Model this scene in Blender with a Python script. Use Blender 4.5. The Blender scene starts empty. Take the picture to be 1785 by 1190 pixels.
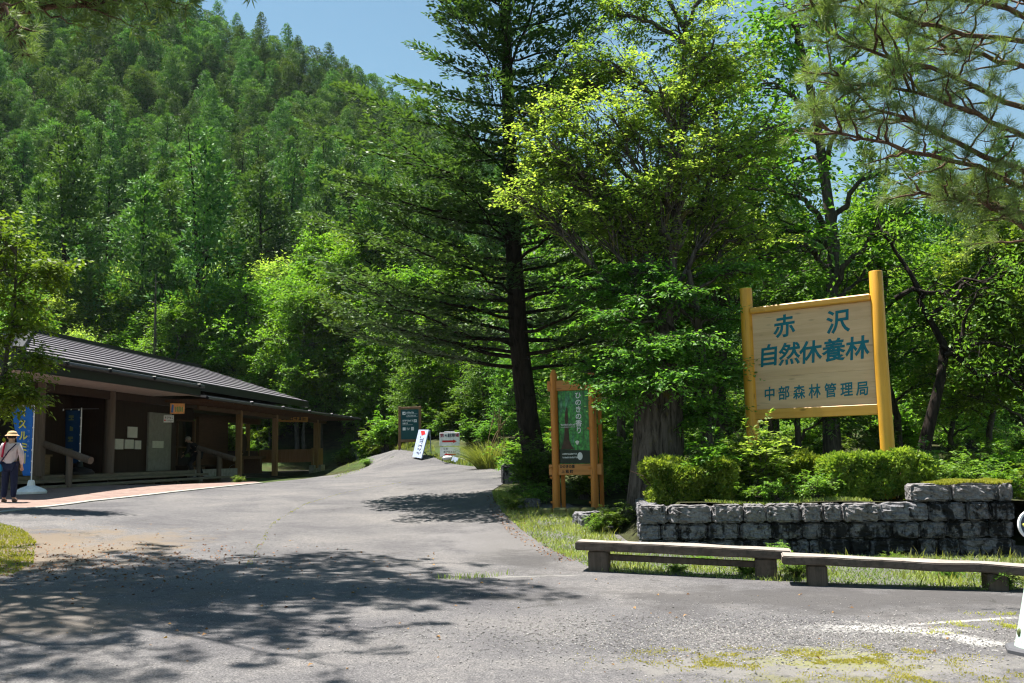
import bpy, bmesh, math, random
import numpy as np
from mathutils import Vector, Matrix, noise as mnoise

# ---------------------------------------------------------------- camera, sky, sun, exposure
sc = bpy.context.scene
FOC, CAMH, ROLL = 1650.0, 1.55, 0.018
PITCH = math.atan(200 / FOC)
cd = bpy.data.cameras.new('camera'); cam = bpy.data.objects.new('camera', cd); sc.collection.objects.link(cam)
cd.sensor_width = 36; cd.lens = FOC / 1785 * 36; cd.clip_start = 0.05; cd.clip_end = 3000
cam.matrix_world = Matrix.Translation((0, 0, CAMH)) @ Matrix.Rotation(math.radians(90) + PITCH, 4, 'X') @ Matrix.Rotation(-ROLL, 4, 'Z')
sc.camera = cam
SUN_EL = math.radians(71)
SUN_H = Vector((-0.82, 0.57, 0)).normalized()
SUN = Vector((SUN_H.x * math.cos(SUN_EL), SUN_H.y * math.cos(SUN_EL), math.sin(SUN_EL)))
w = bpy.data.worlds.new('World'); sc.world = w; w.use_nodes = True
wn = w.node_tree; bg = wn.nodes['Background']
sky = wn.nodes.new('ShaderNodeTexSky'); sky.sky_type = 'NISHITA'; sky.sun_disc = False
sky.sun_elevation = SUN_EL; sky.sun_rotation = math.atan2(SUN_H.x, SUN_H.y)
sky.altitude = 4000; sky.air_density = 2.0; sky.dust_density = 1.0; sky.ozone_density = 3.5
tn = wn.nodes.new('ShaderNodeMix'); tn.data_type = 'RGBA'; tn.blend_type = 'MULTIPLY'; tn.inputs[0].default_value = 1; tn.inputs[7].default_value = (.97, 1.03, .86, 1)
wn.links.new(sky.outputs[0], tn.inputs[6]); wn.links.new(tn.outputs[2], bg.inputs[0]); bg.inputs[1].default_value = 0.056
sl = bpy.data.lights.new('sun', 'SUN'); sl.energy = 5.0; sl.angle = math.radians(0.5); sl.color = (1, 0.95, 0.87)
so = bpy.data.objects.new('sun', sl); sc.collection.objects.link(so)
so.rotation_euler = SUN.to_track_quat('Z', 'Y').to_euler()
sc.view_settings.view_transform = 'Standard'; sc.view_settings.look = 'None'
sc.view_settings.exposure = 1.5; sc.view_settings.gamma = 1
HAZE = 0.00009
sc.render.engine = 'CYCLES'
cy = sc.cycles
cy.max_bounces = 7; cy.diffuse_bounces = 3; cy.glossy_bounces = 2; cy.transmission_bounces = 4; cy.transparent_max_bounces = 4
cy.use_adaptive_sampling = True; cy.adaptive_threshold = 0.02; cy.caustics_reflective = False; cy.caustics_refractive = False
cy.sample_clamp_indirect = 4; cy.sample_clamp_direct = 12
cy.use_denoising = True
cy.filter_width = 1.2

# ---------------------------------------------------------------- pixel (photo 1785 x 1190) to point, terrain
cP, sP, cR, sR = math.cos(PITCH), math.sin(PITCH), math.cos(ROLL), math.sin(ROLL)
def ray(px, py):
    a = px - 892.5; b = 595 - py
    x = (a * cR + b * sR) / FOC; v = (-a * sR + b * cR) / FOC
    return np.array([x, cP - v * sP, sP + v * cP])
def at(px, py, Y):
    d = ray(px, py); return d * (Y / d[1]) + np.array([0, 0, CAMH])
CTRL = [tuple(at(*q)) for q in [(1045,997,12),(1340,1013,11.4),(1740,1030,10.6),(892,1190,6.5),(1500,1150,7.2),(100,1150,7),
    (0,895,17.1),(455,843,27.5),(25,878,20),(82,852,24.3),(333,845,32.8),(425,832,38.4),(551,829,47),(640,860,24),(760,880,20.5),
    (945,852,22),(968,888,18.5),(700,815,36),(650,795,45),(620,771,56),(785,803,37),(700,782,41),(1110,965,14),(1750,975,13.3),(520,836,32),(590,827,38),(640,814,41),(583,827,49),(610,824,51)]]
CTRL += [(-25,25,1.2),(-25,45,3),(20,15,.3),(20,30,1.2),(5,30,1.3),(10,45,2.6),(0,0,0),(-8,0,.1),(8,0,0),(0,-15,0),(-15,-10,.1),
    (15,-10,0),(-14,10,.5),(-20,12,.7),(-10,62,3),(25,60,3),(-40,60,4),(-30,0,.5),(30,0,0),(9,20,.7),(-20,32,1.2),(-20,42,1.6)]
CT = np.array(CTRL)
def _k(r2): return np.where(r2 > 1e-12, r2 * np.log(np.maximum(r2, 1e-12)), 0.0)
def _fit(c):
    n = len(c); d2 = ((c[:, None, :2] - c[None, :, :2]) ** 2).sum(-1)
    A = np.zeros((n + 3, n + 3)); A[:n, :n] = _k(d2) + np.eye(n) * 0.25
    A[:n, n] = 1; A[:n, n + 1:] = c[:, :2]; A[n, :n] = 1; A[n + 1:, :n] = c[:, :2].T
    b = np.zeros(n + 3); b[:n] = c[:, 2]
    return np.linalg.solve(A, b)
TW = _fit(CT)
def tps(x, y):
    x = np.clip(x, -30, 30); y = np.clip(y, -15, 62); n = len(CT)
    z = TW[n] + TW[n + 1] * x + TW[n + 2] * y
    for i in range(n): z = z + TW[i] * _k((x - CT[i, 0]) ** 2 + (y - CT[i, 1]) ** 2)
    return z
RIDGE_Y = 150.0
_rp = [(-900,-420),(-400,-180),(0,-60),(200,-20),(370,28),(440,75),(530,118),(600,145),(720,210),(880,285),(1000,345),(1150,400),(1300,450),(1450,480),(1600,490),(1785,450),(2100,420),(2600,400)]
RX = np.array([at(a, b, RIDGE_Y)[0] for a, b in _rp]); RZ = np.array([max(6, at(a, b, RIDGE_Y)[2] - 7.5) for a, b in _rp])
def sstep(a, b, x):
    t = np.clip((x - a) / (b - a), 0, 1); return t * t * (3 - 2 * t)
def G(x, y):
    x = np.asarray(x, float); y = np.asarray(y, float)
    wgt = sstep(52, 72, y)
    z = (1 - wgt) * tps(x, y) + wgt * 3.0
    Hr = np.interp(x, RX, RZ)
    t = np.clip((y - 57) / (RIDGE_Y - 57), 0, 1)
    prof = t ** 1.12
    fall = np.clip((y - RIDGE_Y) / 120, 0, 1)
    bump = 1.6 * np.sin(x * .09 + 1) * np.sin(y * .11) * t
    return z + Hr * prof * (1 - .8 * sstep(0, 1, fall)) + bump
def g(x, y): return float(G(x, y))
def hit(px, py, far=140):
    d = ray(px, py); Y = np.arange(2.5, far, .05)
    P = d[None, :] * (Y / d[1])[:, None] + np.array([0, 0, CAMH])
    below = P[:, 2] < G(P[:, 0], P[:, 1])
    i = np.argmax(below)
    return P[i] if below.any() else P[-1]

# ---------------------------------------------------------------- object helpers
COL = sc.collection
def tag(o, label=None, cat=None, group=None, kind=None):
    if label: o['label'] = label
    if cat: o['category'] = cat
    if group: o['group'] = group
    if kind: o['kind'] = kind
    return o
def empty(name, loc, label=None, cat=None, group=None, rz=0):
    o = bpy.data.objects.new(name, None); COL.objects.link(o)
    o.location = loc; o.rotation_euler = (0, 0, rz); o.empty_display_size = .2
    o['_m'] = 0
    del o['_m']
    return tag(o, label, cat, group)
def mat_of(o):
    m = Matrix.LocRotScale(o.location, o.rotation_euler, o.scale)
    return mat_of(o.parent) @ m if o.parent else m
def link(name, me, mat=None, parent=None):
    o = bpy.data.objects.new(name, me); COL.objects.link(o)
    if mat is not None:
        for m in (mat if isinstance(mat, (list, tuple)) else [mat]): me.materials.append(m)
    if parent: o.parent = parent
    return o
def np_mesh(name, V, faces, tint=None, smooth=False, midx=None):
    """faces: list of (k, n) integer arrays of equal-sided faces"""
    me = bpy.data.meshes.new(name)
    V = np.asarray(V, np.float32); me.vertices.add(len(V)); me.vertices.foreach_set('co', V.ravel())
    faces = [np.asarray(f, np.int32) for f in faces if len(f)]
    nl = sum(f.size for f in faces); nf = sum(len(f) for f in faces)
    me.loops.add(nl); me.polygons.add(nf)
    me.loops.foreach_set('vertex_index', np.concatenate([f.ravel() for f in faces]))
    st = []; s = 0
    for f in faces:
        st.append(s + np.arange(len(f)) * f.shape[1]); s += f.size
    me.polygons.foreach_set('loop_start', np.concatenate(st).astype(np.int32))
    if midx is not None: me.polygons.foreach_set('material_index', np.asarray(midx, np.int32))
    me.update(calc_edges=True)
    if smooth: me.shade_smooth()
    if tint is not None:
        a = me.attributes.new('tint', 'FLOAT', 'POINT'); a.data.foreach_set('value', np.asarray(tint, np.float32))
    return me
class MB:
    """collects shapes into one mesh"""
    def __init__(s): s.v = []; s.f = []; s.m = []; s.n = 0
    def add(s, V, faces, mi=0):
        V = np.asarray(V, float); s.v.append(V)
        for f in faces: s.f.append([int(i) + s.n for i in f]); s.m.append(mi)
        s.n += len(V); return s
    def box(s, c, size, rot=None, bev=.006, mi=0):
        bm = bmesh.new(); bmesh.ops.create_cube(bm, size=1)
        for v in bm.verts: v.co = Vector((v.co.x * size[0], v.co.y * size[1], v.co.z * size[2]))
        b = min(bev, .3 * min(size))
        if b > .0004: bmesh.ops.bevel(bm, geom=list(bm.edges), offset=b, segments=1, affect='EDGES')
        if rot is not None:
            R = rot if isinstance(rot, Matrix) else Matrix.Rotation(rot, 3, 'Z')
            for v in bm.verts: v.co = R @ v.co
        for v in bm.verts: v.co += Vector(c)
        bm.verts.index_update()
        s.add([v.co[:] for v in bm.verts], [[v.index for v in f.verts] for f in bm.faces], mi); bm.free(); return s
    def hexa(s, P, mi=0):
        """8 corners: bottom 4 then top 4"""
        return s.add(P, [(3,2,1,0),(4,5,6,7),(0,1,5,4),(1,2,6,5),(2,3,7,6),(3,0,4,7)], mi)
    def beam(s, a, b, wx, wz, bev=.005, mi=0):
        a = Vector(a); b = Vector(b); d = b - a; L = d.length; y = d.normalized()
        up = Vector((0, 0, 1)) if abs(y.z) < .95 else Vector((0, 1, 0))
        x = y.cross(up).normalized(); z = x.cross(y)
        R = Matrix((x, y, z)).transposed()
        return s.box((a + b) / 2, (wx, L, wz), R, bev, mi)
    def tube(s, pts, rad, n=8, cap=True, mi=0):
        V, Q = tube_np(np.asarray(pts, float), np.broadcast_to(np.asarray(rad, float), (len(pts),)), n)
        F = [tuple(q) for q in Q]
        if cap:
            k = len(pts); F.append(tuple(range(n - 1, -1, -1))); F.append(tuple(range((k - 1) * n, k * n)))
        return s.add(V, F, mi)
    def ball(s, c, r, seg=10, mi=0):
        r = (r, r, r) if not hasattr(r, '__len__') else r
        bm = bmesh.new(); bmesh.ops.create_uvsphere(bm, u_segments=seg, v_segments=max(5, seg * 2 // 3), radius=1)
        s.add([(v.co.x * r[0] + c[0], v.co.y * r[1] + c[1], v.co.z * r[2] + c[2]) for v in bm.verts], [[v.index for v in f.verts] for f in bm.faces], mi); bm.free(); return s
    def lathe(s, c, prof, n=20, mi=0):
        k = len(prof); V = []
        for r, z in prof:
            for j in range(n): V.append((c[0] + r * math.cos(2 * math.pi * j / n), c[1] + r * math.sin(2 * math.pi * j / n), c[2] + z))
        F = [(i * n + j, i * n + (j + 1) % n, (i + 1) * n + (j + 1) % n, (i + 1) * n + j) for i in range(k - 1) for j in range(n)]
        F.append(tuple(range(n - 1, -1, -1))); F.append(tuple(range((k - 1) * n, k * n)))
        return s.add(V, F, mi)
    def plate(s, poly, y0, y1, mi=0):
        """polygon in x,z extruded from y0 (front) to y1 (back)"""
        n = len(poly); V = [(p[0], y0, p[1]) for p in poly] + [(p[0], y1, p[1]) for p in poly]
        F = [tuple(range(n)), tuple(range(2 * n - 1, n - 1, -1))] + [(i, i + n, (i + 1) % n + n, (i + 1) % n) for i in range(n)]
        return s.add(V, F, mi)
    def build(s, name, mat, parent=None, world=True, smooth=False):
        V = np.concatenate(s.v)
        if parent is not None and world:
            inv = np.array(mat_of(parent).inverted()); V = V @ inv[:3, :3].T + inv[:3, 3]
        me = bpy.data.meshes.new(name); me.from_pydata(V.tolist(), [], s.f)
        me.polygons.foreach_set('material_index', s.m)
        bm = bmesh.new(); bm.from_mesh(me); bmesh.ops.recalc_face_normals(bm, faces=bm.faces); bm.to_mesh(me); bm.free()
        if smooth:
            me.shade_smooth()
            me.set_sharp_from_angle(angle=math.radians(40))
        return link(name, me, mat, parent)
def tube_np(P, R, n):
    k = len(P); T = np.gradient(P, axis=0); T /= np.linalg.norm(T, axis=1, keepdims=True) + 1e-9
    m = T.mean(0); ref = np.array([1., 0, 0]) if abs(m[0]) < .7 * np.linalg.norm(m) + 1e-9 else np.array([0, 0, 1.])
    A = np.cross(T, ref); A /= np.linalg.norm(A, axis=1, keepdims=True) + 1e-9; Bv = np.cross(T, A)
    th = np.arange(n) * 2 * np.pi / n
    V = P[:, None, :] + R[:, None, None] * (np.cos(th)[None, :, None] * A[:, None, :] + np.sin(th)[None, :, None] * Bv[:, None, :])
    i = np.arange(k - 1)[:, None]; j = np.arange(n)[None, :]; j2 = (j + 1) % n
    Q = np.stack([i * n + j, i * n + j2, (i + 1) * n + j2, (i + 1) * n + j], -1).reshape(-1, 4)
    return V.reshape(-1, 3), Q
def unit(a): return a / (np.linalg.norm(a, axis=-1, keepdims=True) + 1e-9)
def leaves_np(P, D, N, S, W, fold=.15):
    """one folded rhombus per leaf"""
    D = unit(D); side = unit(np.cross(D, N)); N2 = np.cross(side, D); S = np.asarray(S)[:, None]; W = np.asarray(W)[:, None]
    mid = P + D * S * .45
    V = np.stack([P, mid + side * W * .5 + N2 * W * fold, P + D * S, mid - side * W * .5 + N2 * W * fold], 1).reshape(-1, 3)
    Q = np.arange(len(P) * 4).reshape(-1, 4)
    return V, Q
class LB:
    def __init__(s): s.P = []; s.D = []; s.N = []; s.S = []; s.W = []; s.T = []
    def add(s, P, D, N, S, W, T):
        n = len(P); s.P.append(P); s.D.append(D); s.N.append(N)
        for l, a in ((s.S, S), (s.W, W), (s.T, T)): l.append(np.broadcast_to(np.asarray(a, float), (n,)))
    def mesh(s, name, fold=.15):
        c = np.concatenate; V, Q = leaves_np(c(s.P), c(s.D), c(s.N), c(s.S), c(s.W), fold)
        return np_mesh(name, V, [Q], np.repeat(c(s.T), 4))
class TB:
    def __init__(s): s.V = []; s.Q = []; s.n = 0
    def tube(s, P, R, n):
        V, Q = tube_np(np.asarray(P, float), np.asarray(R, float), n); s.V.append(V); s.Q.append(Q + s.n); s.n += len(V)
    def mesh(s, name): return np_mesh(name, np.concatenate(s.V), [np.concatenate(s.Q)], smooth=True)
def copy_tree(root, loc, rz=0, scale=1.0, label=None, cat=None, group=None):
    r = root.copy(); COL.objects.link(r); r.location = loc; r.rotation_euler = (0, 0, rz)
    r.scale = (scale,) * 3 if not hasattr(scale, '__len__') else scale
    tag(r, label, cat, group)
    for ch in list(root.children):
        c = ch.copy(); COL.objects.link(c); c.parent = r
        for gch in ch.children:
            d = gch.copy(); COL.objects.link(d); d.parent = c
    return r
def text_obj(name, body, size, mat, parent, mtx, bold=0.0, extrude=.002, shear=0, align='CENTER', sx=1.0):
    """flat lettering turned into a mesh; mtx places it in the parent's own space"""
    cu = bpy.data.curves.new(name, 'FONT'); cu.body = body; cu.size = size; cu.align_x = align; cu.align_y = 'CENTER'
    cu.bevel_depth = bold; cu.bevel_resolution = 0; cu.extrude = extrude; cu.shear = shear; cu.resolution_u = 3
    t = bpy.data.objects.new(name, cu); COL.objects.link(t)
    dg = bpy.context.evaluated_depsgraph_get(); dg.update()
    me = bpy.data.meshes.new_from_object(t.evaluated_get(dg))
    bpy.data.objects.remove(t); bpy.data.curves.remove(cu)
    me.name = name; me.materials.clear(); me.transform(mtx @ Matrix.Diagonal((sx, 1, .15 if bold else 1, 1)))
    return link(name, me, mat, parent)
def front(x, y, z): return Matrix.Translation((x, y, z)) @ Matrix.Rotation(math.radians(90), 4, 'X')   # lettering in x,z facing -y
def sheet(name, poly, step, off, mat, kind='structure', hf=None):
    """ground-hugging sheet: polygon cut on a lattice and laid on the terrain"""
    bm = bmesh.new(); vs = [bm.verts.new((p[0], p[1], 0)) for p in poly]; f = bm.faces.new(vs)
    bmesh.ops.triangulate(bm, faces=[f])
    xs = [p[0] for p in poly]; ys = [p[1] for p in poly]
    for lo, hi, ax in ((min(xs), max(xs), 0), (min(ys), max(ys), 1)):
        t = math.ceil(lo / step) * step
        while t < hi:
            co = [0, 0, 0]; co[ax] = t; no = [0, 0, 0]; no[ax] = 1
            bmesh.ops.bisect_plane(bm, geom=list(bm.verts) + list(bm.edges) + list(bm.faces), plane_co=co, plane_no=no); t += step
    X = np.array([v.co.x for v in bm.verts]); Y = np.array([v.co.y for v in bm.verts]); Z = (hf or G)(X, Y) + off
    for v, z in zip(bm.verts, Z): v.co.z = z
    bmesh.ops.recalc_face_normals(bm, faces=bm.faces)
    if sum(fc.normal.z for fc in bm.faces) < 0: bmesh.ops.reverse_faces(bm, faces=bm.faces)
    me = bpy.data.meshes.new(name); bm.to_mesh(me); bm.free(); me.shade_smooth()
    return tag(link(name, me, mat), kind=kind)
def pip(poly, X, Y):
    ins = np.zeros(len(X), bool); n = len(poly)
    for i in range(n):
        x0, y0 = poly[i][:2]; x1, y1 = poly[(i + 1) % n][:2]
        c = ((y0 > Y) != (y1 > Y)) & (X < (x1 - x0) * (Y - y0) / (y1 - y0 + 1e-12) + x0); ins ^= c
    return ins
def scatter(rng, poly, n):
    p = np.array([q[:2] for q in poly]); lo = p.min(0); hi = p.max(0)
    X = rng.uniform(lo[0], hi[0], n * 3); Y = rng.uniform(lo[1], hi[1], n * 3); k = pip(poly, X, Y)
    return X[k][:n], Y[k][:n]

# ---------------------------------------------------------------- materials
def new_mat(name):
    m = bpy.data.materials.new(name); m.use_nodes = True; nt = m.node_tree; nt.nodes.clear()
    out = nt.nodes.new('ShaderNodeOutputMaterial')
    return m, nt, out
def N(nt, t, **kw):
    n = nt.nodes.new(t)
    for k, v in kw.items():
        if k.startswith('i_'): n.inputs[k[2:].replace('_', ' ')].default_value = v
        else: setattr(n, k, v)
    return n
def ramp(nt, src, stops):
    r = nt.nodes.new('ShaderNodeValToRGB'); e = r.color_ramp.elements
    while len(e) < len(stops): e.new(.5)
    for i, (p, c) in enumerate(stops): e[i].position = p; e[i].color = (*c, 1) if len(c) == 3 else c
    nt.links.new(src, r.inputs[0]); return r.outputs[0]
def mixc(nt, f, a, b, mode='MIX'):
    m = nt.nodes.new('ShaderNodeMix'); m.data_type = 'RGBA'; m.blend_type = mode
    for s, v in ((m.inputs[0], f), (m.inputs[6], a), (m.inputs[7], b)):
        if isinstance(v, (int, float)): s.default_value = v
        elif isinstance(v, tuple): s.default_value = (*v, 1) if len(v) == 3 else v
        else: nt.links.new(v, s)
    return m.outputs[2]
def math_n(nt, op, a, b=0.0, clamp=False):
    m = nt.nodes.new('ShaderNodeMath'); m.operation = op; m.use_clamp = clamp
    for s, v in ((m.inputs[0], a), (m.inputs[1], b)):
        if isinstance(v, (int, float)): s.default_value = v
        else: nt.links.new(v, s)
    return m.outputs[0]
def coords(nt, scale=(1, 1, 1), kind='Object', rot=(0, 0, 0), loc=(0, 0, 0)):
    tc = nt.nodes.new('ShaderNodeTexCoord'); mp = nt.nodes.new('ShaderNodeMapping')
    mp.inputs['Scale'].default_value = scale; mp.inputs['Rotation'].default_value = rot; mp.inputs['Location'].default_value = loc
    nt.links.new(tc.outputs[kind], mp.inputs[0]); return mp.outputs[0]
def noise_n(nt, vec, scale, detail=4, rough=.55, dist=0):
    n = N(nt, 'ShaderNodeTexNoise', i_Scale=scale, i_Detail=detail, i_Roughness=rough, i_Distortion=dist)
    nt.links.new(vec, n.inputs['Vector']); return n.outputs[0]
def finish(nt, out, base, rough=.7, spec=.3, bump=None, bstr=.3, bdist=.01, metal=0):
    p = N(nt, 'ShaderNodeBsdfPrincipled')
    for k, v in (('Base Color', base), ('Roughness', rough)):
        s = p.inputs[k]
        if isinstance(v, (int, float)): s.default_value = v
        elif isinstance(v, tuple): s.default_value = (*v, 1)
        else: nt.links.new(v, s)
    p.inputs['Specular IOR Level'].default_value = spec; p.inputs['Metallic'].default_value = metal
    if bump is not None:
        b = N(nt, 'ShaderNodeBump', i_Strength=bstr, i_Distance=bdist); nt.links.new(bump, b.inputs['Height']); nt.links.new(b.outputs[0], p.inputs['Normal'])
    nt.links.new(p.outputs[0], out.inputs[0]); return p
def plain(name, c, rough=.6, spec=.3, var=.15, scale=8, bstr=.15, metal=0):
    m, nt, out = new_mat(name); v = coords(nt)
    n = noise_n(nt, v, scale, 5)
    col = ramp(nt, n, [(.3, tuple(x * (1 - var) for x in c)), (.7, tuple(min(1, x * (1 + var)) for x in c))])
    finish(nt, out, col, rough, spec, n, bstr, .004, metal); return m
def wood(name, c1, c2, axis='z', scale=1.0, rough=.55, weather=0.0, spec=.3, bstr=.25, knots=0.0):
    m, nt, out = new_mat(name)
    st = {'x': (1.2, 22, 22), 'y': (22, 1.2, 22), 'z': (22, 22, 1.2)}[axis]
    v = coords(nt, tuple(s * scale for s in st)); n = noise_n(nt, v, 1.0, 6, .6, .6)
    big = noise_n(nt, coords(nt, (1.5, 1.5, 1.5)), 1.3, 3)
    col = ramp(nt, n, [(.3, c1), (.62, c2), (.8, tuple(x * .8 for x in c1))])
    col = mixc(nt, math_n(nt, 'MULTIPLY', big, .5), col, tuple(x * .75 for x in c1))
    if knots:
        vo = N(nt, 'ShaderNodeTexVoronoi', i_Scale=1.0); nt.links.new(coords(nt, tuple((1.6 if k == axis else 5.5) for k in 'xyz')), vo.inputs['Vector'])
        col = mixc(nt, ramp(nt, vo.outputs['Distance'], [(.05, (knots,) * 3), (.12, (0, 0, 0))]), col, tuple(x * .25 for x in c1))
        ch = noise_n(nt, coords(nt, tuple((.9 if k == axis else 30) for k in 'xyz')), 1.0, 3, .5, .3)
        col = mixc(nt, ramp(nt, ch, [(.665, (0, 0, 0)), (.69, (knots,) * 3)]), col, tuple(x * .3 for x in c1))
    if weather:
        wn_ = noise_n(nt, coords(nt, (6, 6, 6)), 2.0, 6, .7)
        col = mixc(nt, ramp(nt, wn_, [(.5, (0, 0, 0)), (.62, (weather,) * 3)]), col, (.03, .03, .025))
    finish(nt, out, col, rough, spec, n, bstr, .006); return m
def leaf_mat(name, c0, c1, trans=.35, rough=.45, spec=.35, hue=.0, vary=.25):
    m, nt, out = new_mat(name)
    a = N(nt, 'ShaderNodeAttribute', attribute_name='tint'); oi = N(nt, 'ShaderNodeObjectInfo')
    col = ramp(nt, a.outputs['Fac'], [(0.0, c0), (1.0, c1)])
    hs = N(nt, 'ShaderNodeHueSaturation')
    nt.links.new(col, hs.inputs['Color'])
    nt.links.new(math_n(nt, 'MULTIPLY_ADD', oi.outputs['Random'], .03), hs.inputs['Hue'])
    hs.inputs['Hue'].default_value = .5
    h = math_n(nt, 'ADD', math_n(nt, 'MULTIPLY', oi.outputs['Random'], .04), .468 + hue); nt.links.new(h, hs.inputs['Hue'])
    vv = math_n(nt, 'ADD', math_n(nt, 'MULTIPLY', oi.outputs['Random'], vary * 2), 1 - vary); nt.links.new(vv, hs.inputs['Value'])
    p = N(nt, 'ShaderNodeBsdfPrincipled', i_Roughness=rough); p.inputs['Specular IOR Level'].default_value = spec
    nt.links.new(hs.outputs[0], p.inputs['Base Color'])
    t = N(nt, 'ShaderNodeBsdfTranslucent')
    tcol = mixc(nt, 1.0, hs.outputs[0], (1.3, 1.38, .5), 'MULTIPLY'); nt.links.new(tcol, t.inputs[0])
    mx = N(nt, 'ShaderNodeMixShader'); mx.inputs[0].default_value = trans
    nt.links.new(p.outputs[0], mx.inputs[1]); nt.links.new(t.outputs[0], mx.inputs[2]); nt.links.new(mx.outputs[0], out.inputs[0])
    return m
def bark(name, c1, c2, sx=14, sz=2.5, moss=0.0, bstr=.8):
    m, nt, out = new_mat(name); v = coords(nt, (sx, sx, sz)); n = noise_n(nt, v, 1.0, 7, .68, .8)
    col = ramp(nt, n, [(.36, c1), (.58, c2), (.75, tuple(min(1, x * 1.35) for x in c2))])
    if moss:
        mn = noise_n(nt, coords(nt, (2.2, 2.2, 1.6)), 1.6, 6, .65)
        col = mixc(nt, ramp(nt, mn, [(.56, (0, 0, 0)), (.66, (moss,) * 3)]), col, (.10, .085, .02))
    finish(nt, out, col, .9, .1, n, bstr, .03); return m

M = {}
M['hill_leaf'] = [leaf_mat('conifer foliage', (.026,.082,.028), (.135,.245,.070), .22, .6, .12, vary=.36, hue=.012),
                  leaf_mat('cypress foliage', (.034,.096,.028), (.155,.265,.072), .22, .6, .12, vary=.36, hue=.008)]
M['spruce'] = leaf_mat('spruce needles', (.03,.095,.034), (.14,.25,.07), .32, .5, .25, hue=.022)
M['pine'] = leaf_mat('pine needles', (.09,.16,.055), (.28,.36,.14), .38, .45, .3, hue=.015)
M['maple'] = leaf_mat('bright broad leaves', (.11,.22,.045), (.40,.50,.14), .6, .5, .22, hue=.012)
M['mid'] = leaf_mat('green broad leaves', (.05,.14,.016), (.20,.34,.045), .48, .5, .22)
M['dark'] = leaf_mat('deep green broad leaves', (.04,.12,.022), (.175,.32,.06), .5, .48, .25)
M['shrub'] = leaf_mat('shrub leaves', (.05,.14,.02), (.24,.38,.07), .42, .48, .25)
M['hedge'] = leaf_mat('hedge leaves', (.06,.17,.025), (.34,.47,.08), .4, .5, .2)
M['grass'] = leaf_mat('grass blades', (.07,.14,.03), (.35,.40,.13), .4, .5, .25)
M['moss'] = leaf_mat('moss tufts', (.16,.2,.025), (.46,.46,.09), .3, .8, .1)
M['litter'] = leaf_mat('fallen leaves', (.09,.04,.018), (.32,.19,.09), .1, .8, .1)
M['bark_dark'] = bark('dark spruce bark', (.010,.008,.007), (.035,.027,.022))
M['bark_grey'] = bark('grey bark', (.03,.026,.022), (.11,.095,.08))
M['bark_old'] = bark('old mossy bark', (.024,.019,.016), (.12,.097,.085), 13, 2.2, .9, 1.0)
M['bark_pine'] = bark('red brown pine bark', (.05,.03,.02), (.16,.10,.07))

# ---------------------------------------------------------------- ground, hill, road, pavement
def ax(dense, far): return np.array(sorted(set(np.round(np.concatenate([dense, far]), 3))))
gx = ax(np.arange(-32, 32.1, .5), np.concatenate([np.arange(-140, -32, 4), np.arange(34, 140, 4), [-1500, -900, -500, -300, -200, 200, 300, 500, 900, 1500]]))
gy = ax(np.arange(-16, 62.1, .5), np.concatenate([np.arange(64, 280, 3), [-900, -400, -150, -60, -30, 320, 400, 600, 1000, 2000]]))
XX, YY = np.meshgrid(gx, gy); ZZ = G(XX, YY)
VV = np.stack([XX, YY, ZZ], -1).reshape(-1, 3); nxg = len(gx)
ii, jj = np.meshgrid(np.arange(len(gy) - 1), np.arange(nxg - 1), indexing='ij')
Q = np.stack([ii * nxg + jj, ii * nxg + jj + 1, (ii + 1) * nxg + jj + 1, (ii + 1) * nxg + jj], -1).reshape(-1, 4)
yc = VV[Q[:, 0], 1]
m, nt, out = new_mat('forest floor')
v = coords(nt); n1 = noise_n(nt, v, 2.5, 8, .7); n2 = noise_n(nt, v, .35, 4)
c = ramp(nt, n1, [(.35, (.02, .018, .010)), (.55, (.05, .055, .02)), (.72, (.10, .085, .04))])
c = mixc(nt, ramp(nt, n2, [(.42, (0, 0, 0)), (.6, (.7, .7, .7))]), c, (.045, .08, .02))
finish(nt, out, c, .95, .1, n1, .6, .05); M['floor'] = m
def sub(Qs, name, mat):
    u, inv = np.unique(Qs.ravel(), return_inverse=True)
    return tag(link(name, np_mesh(name, VV[u], [inv.reshape(-1, 4)], smooth=True), mat), kind='structure')
hm = (yc >= 58) & (yc < 281) & (abs(VV[Q[:, 0], 0]) < 139)
sub(Q[~hm], 'ground', M['floor']); sub(Q[hm], 'hill', M['floor'])

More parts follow.
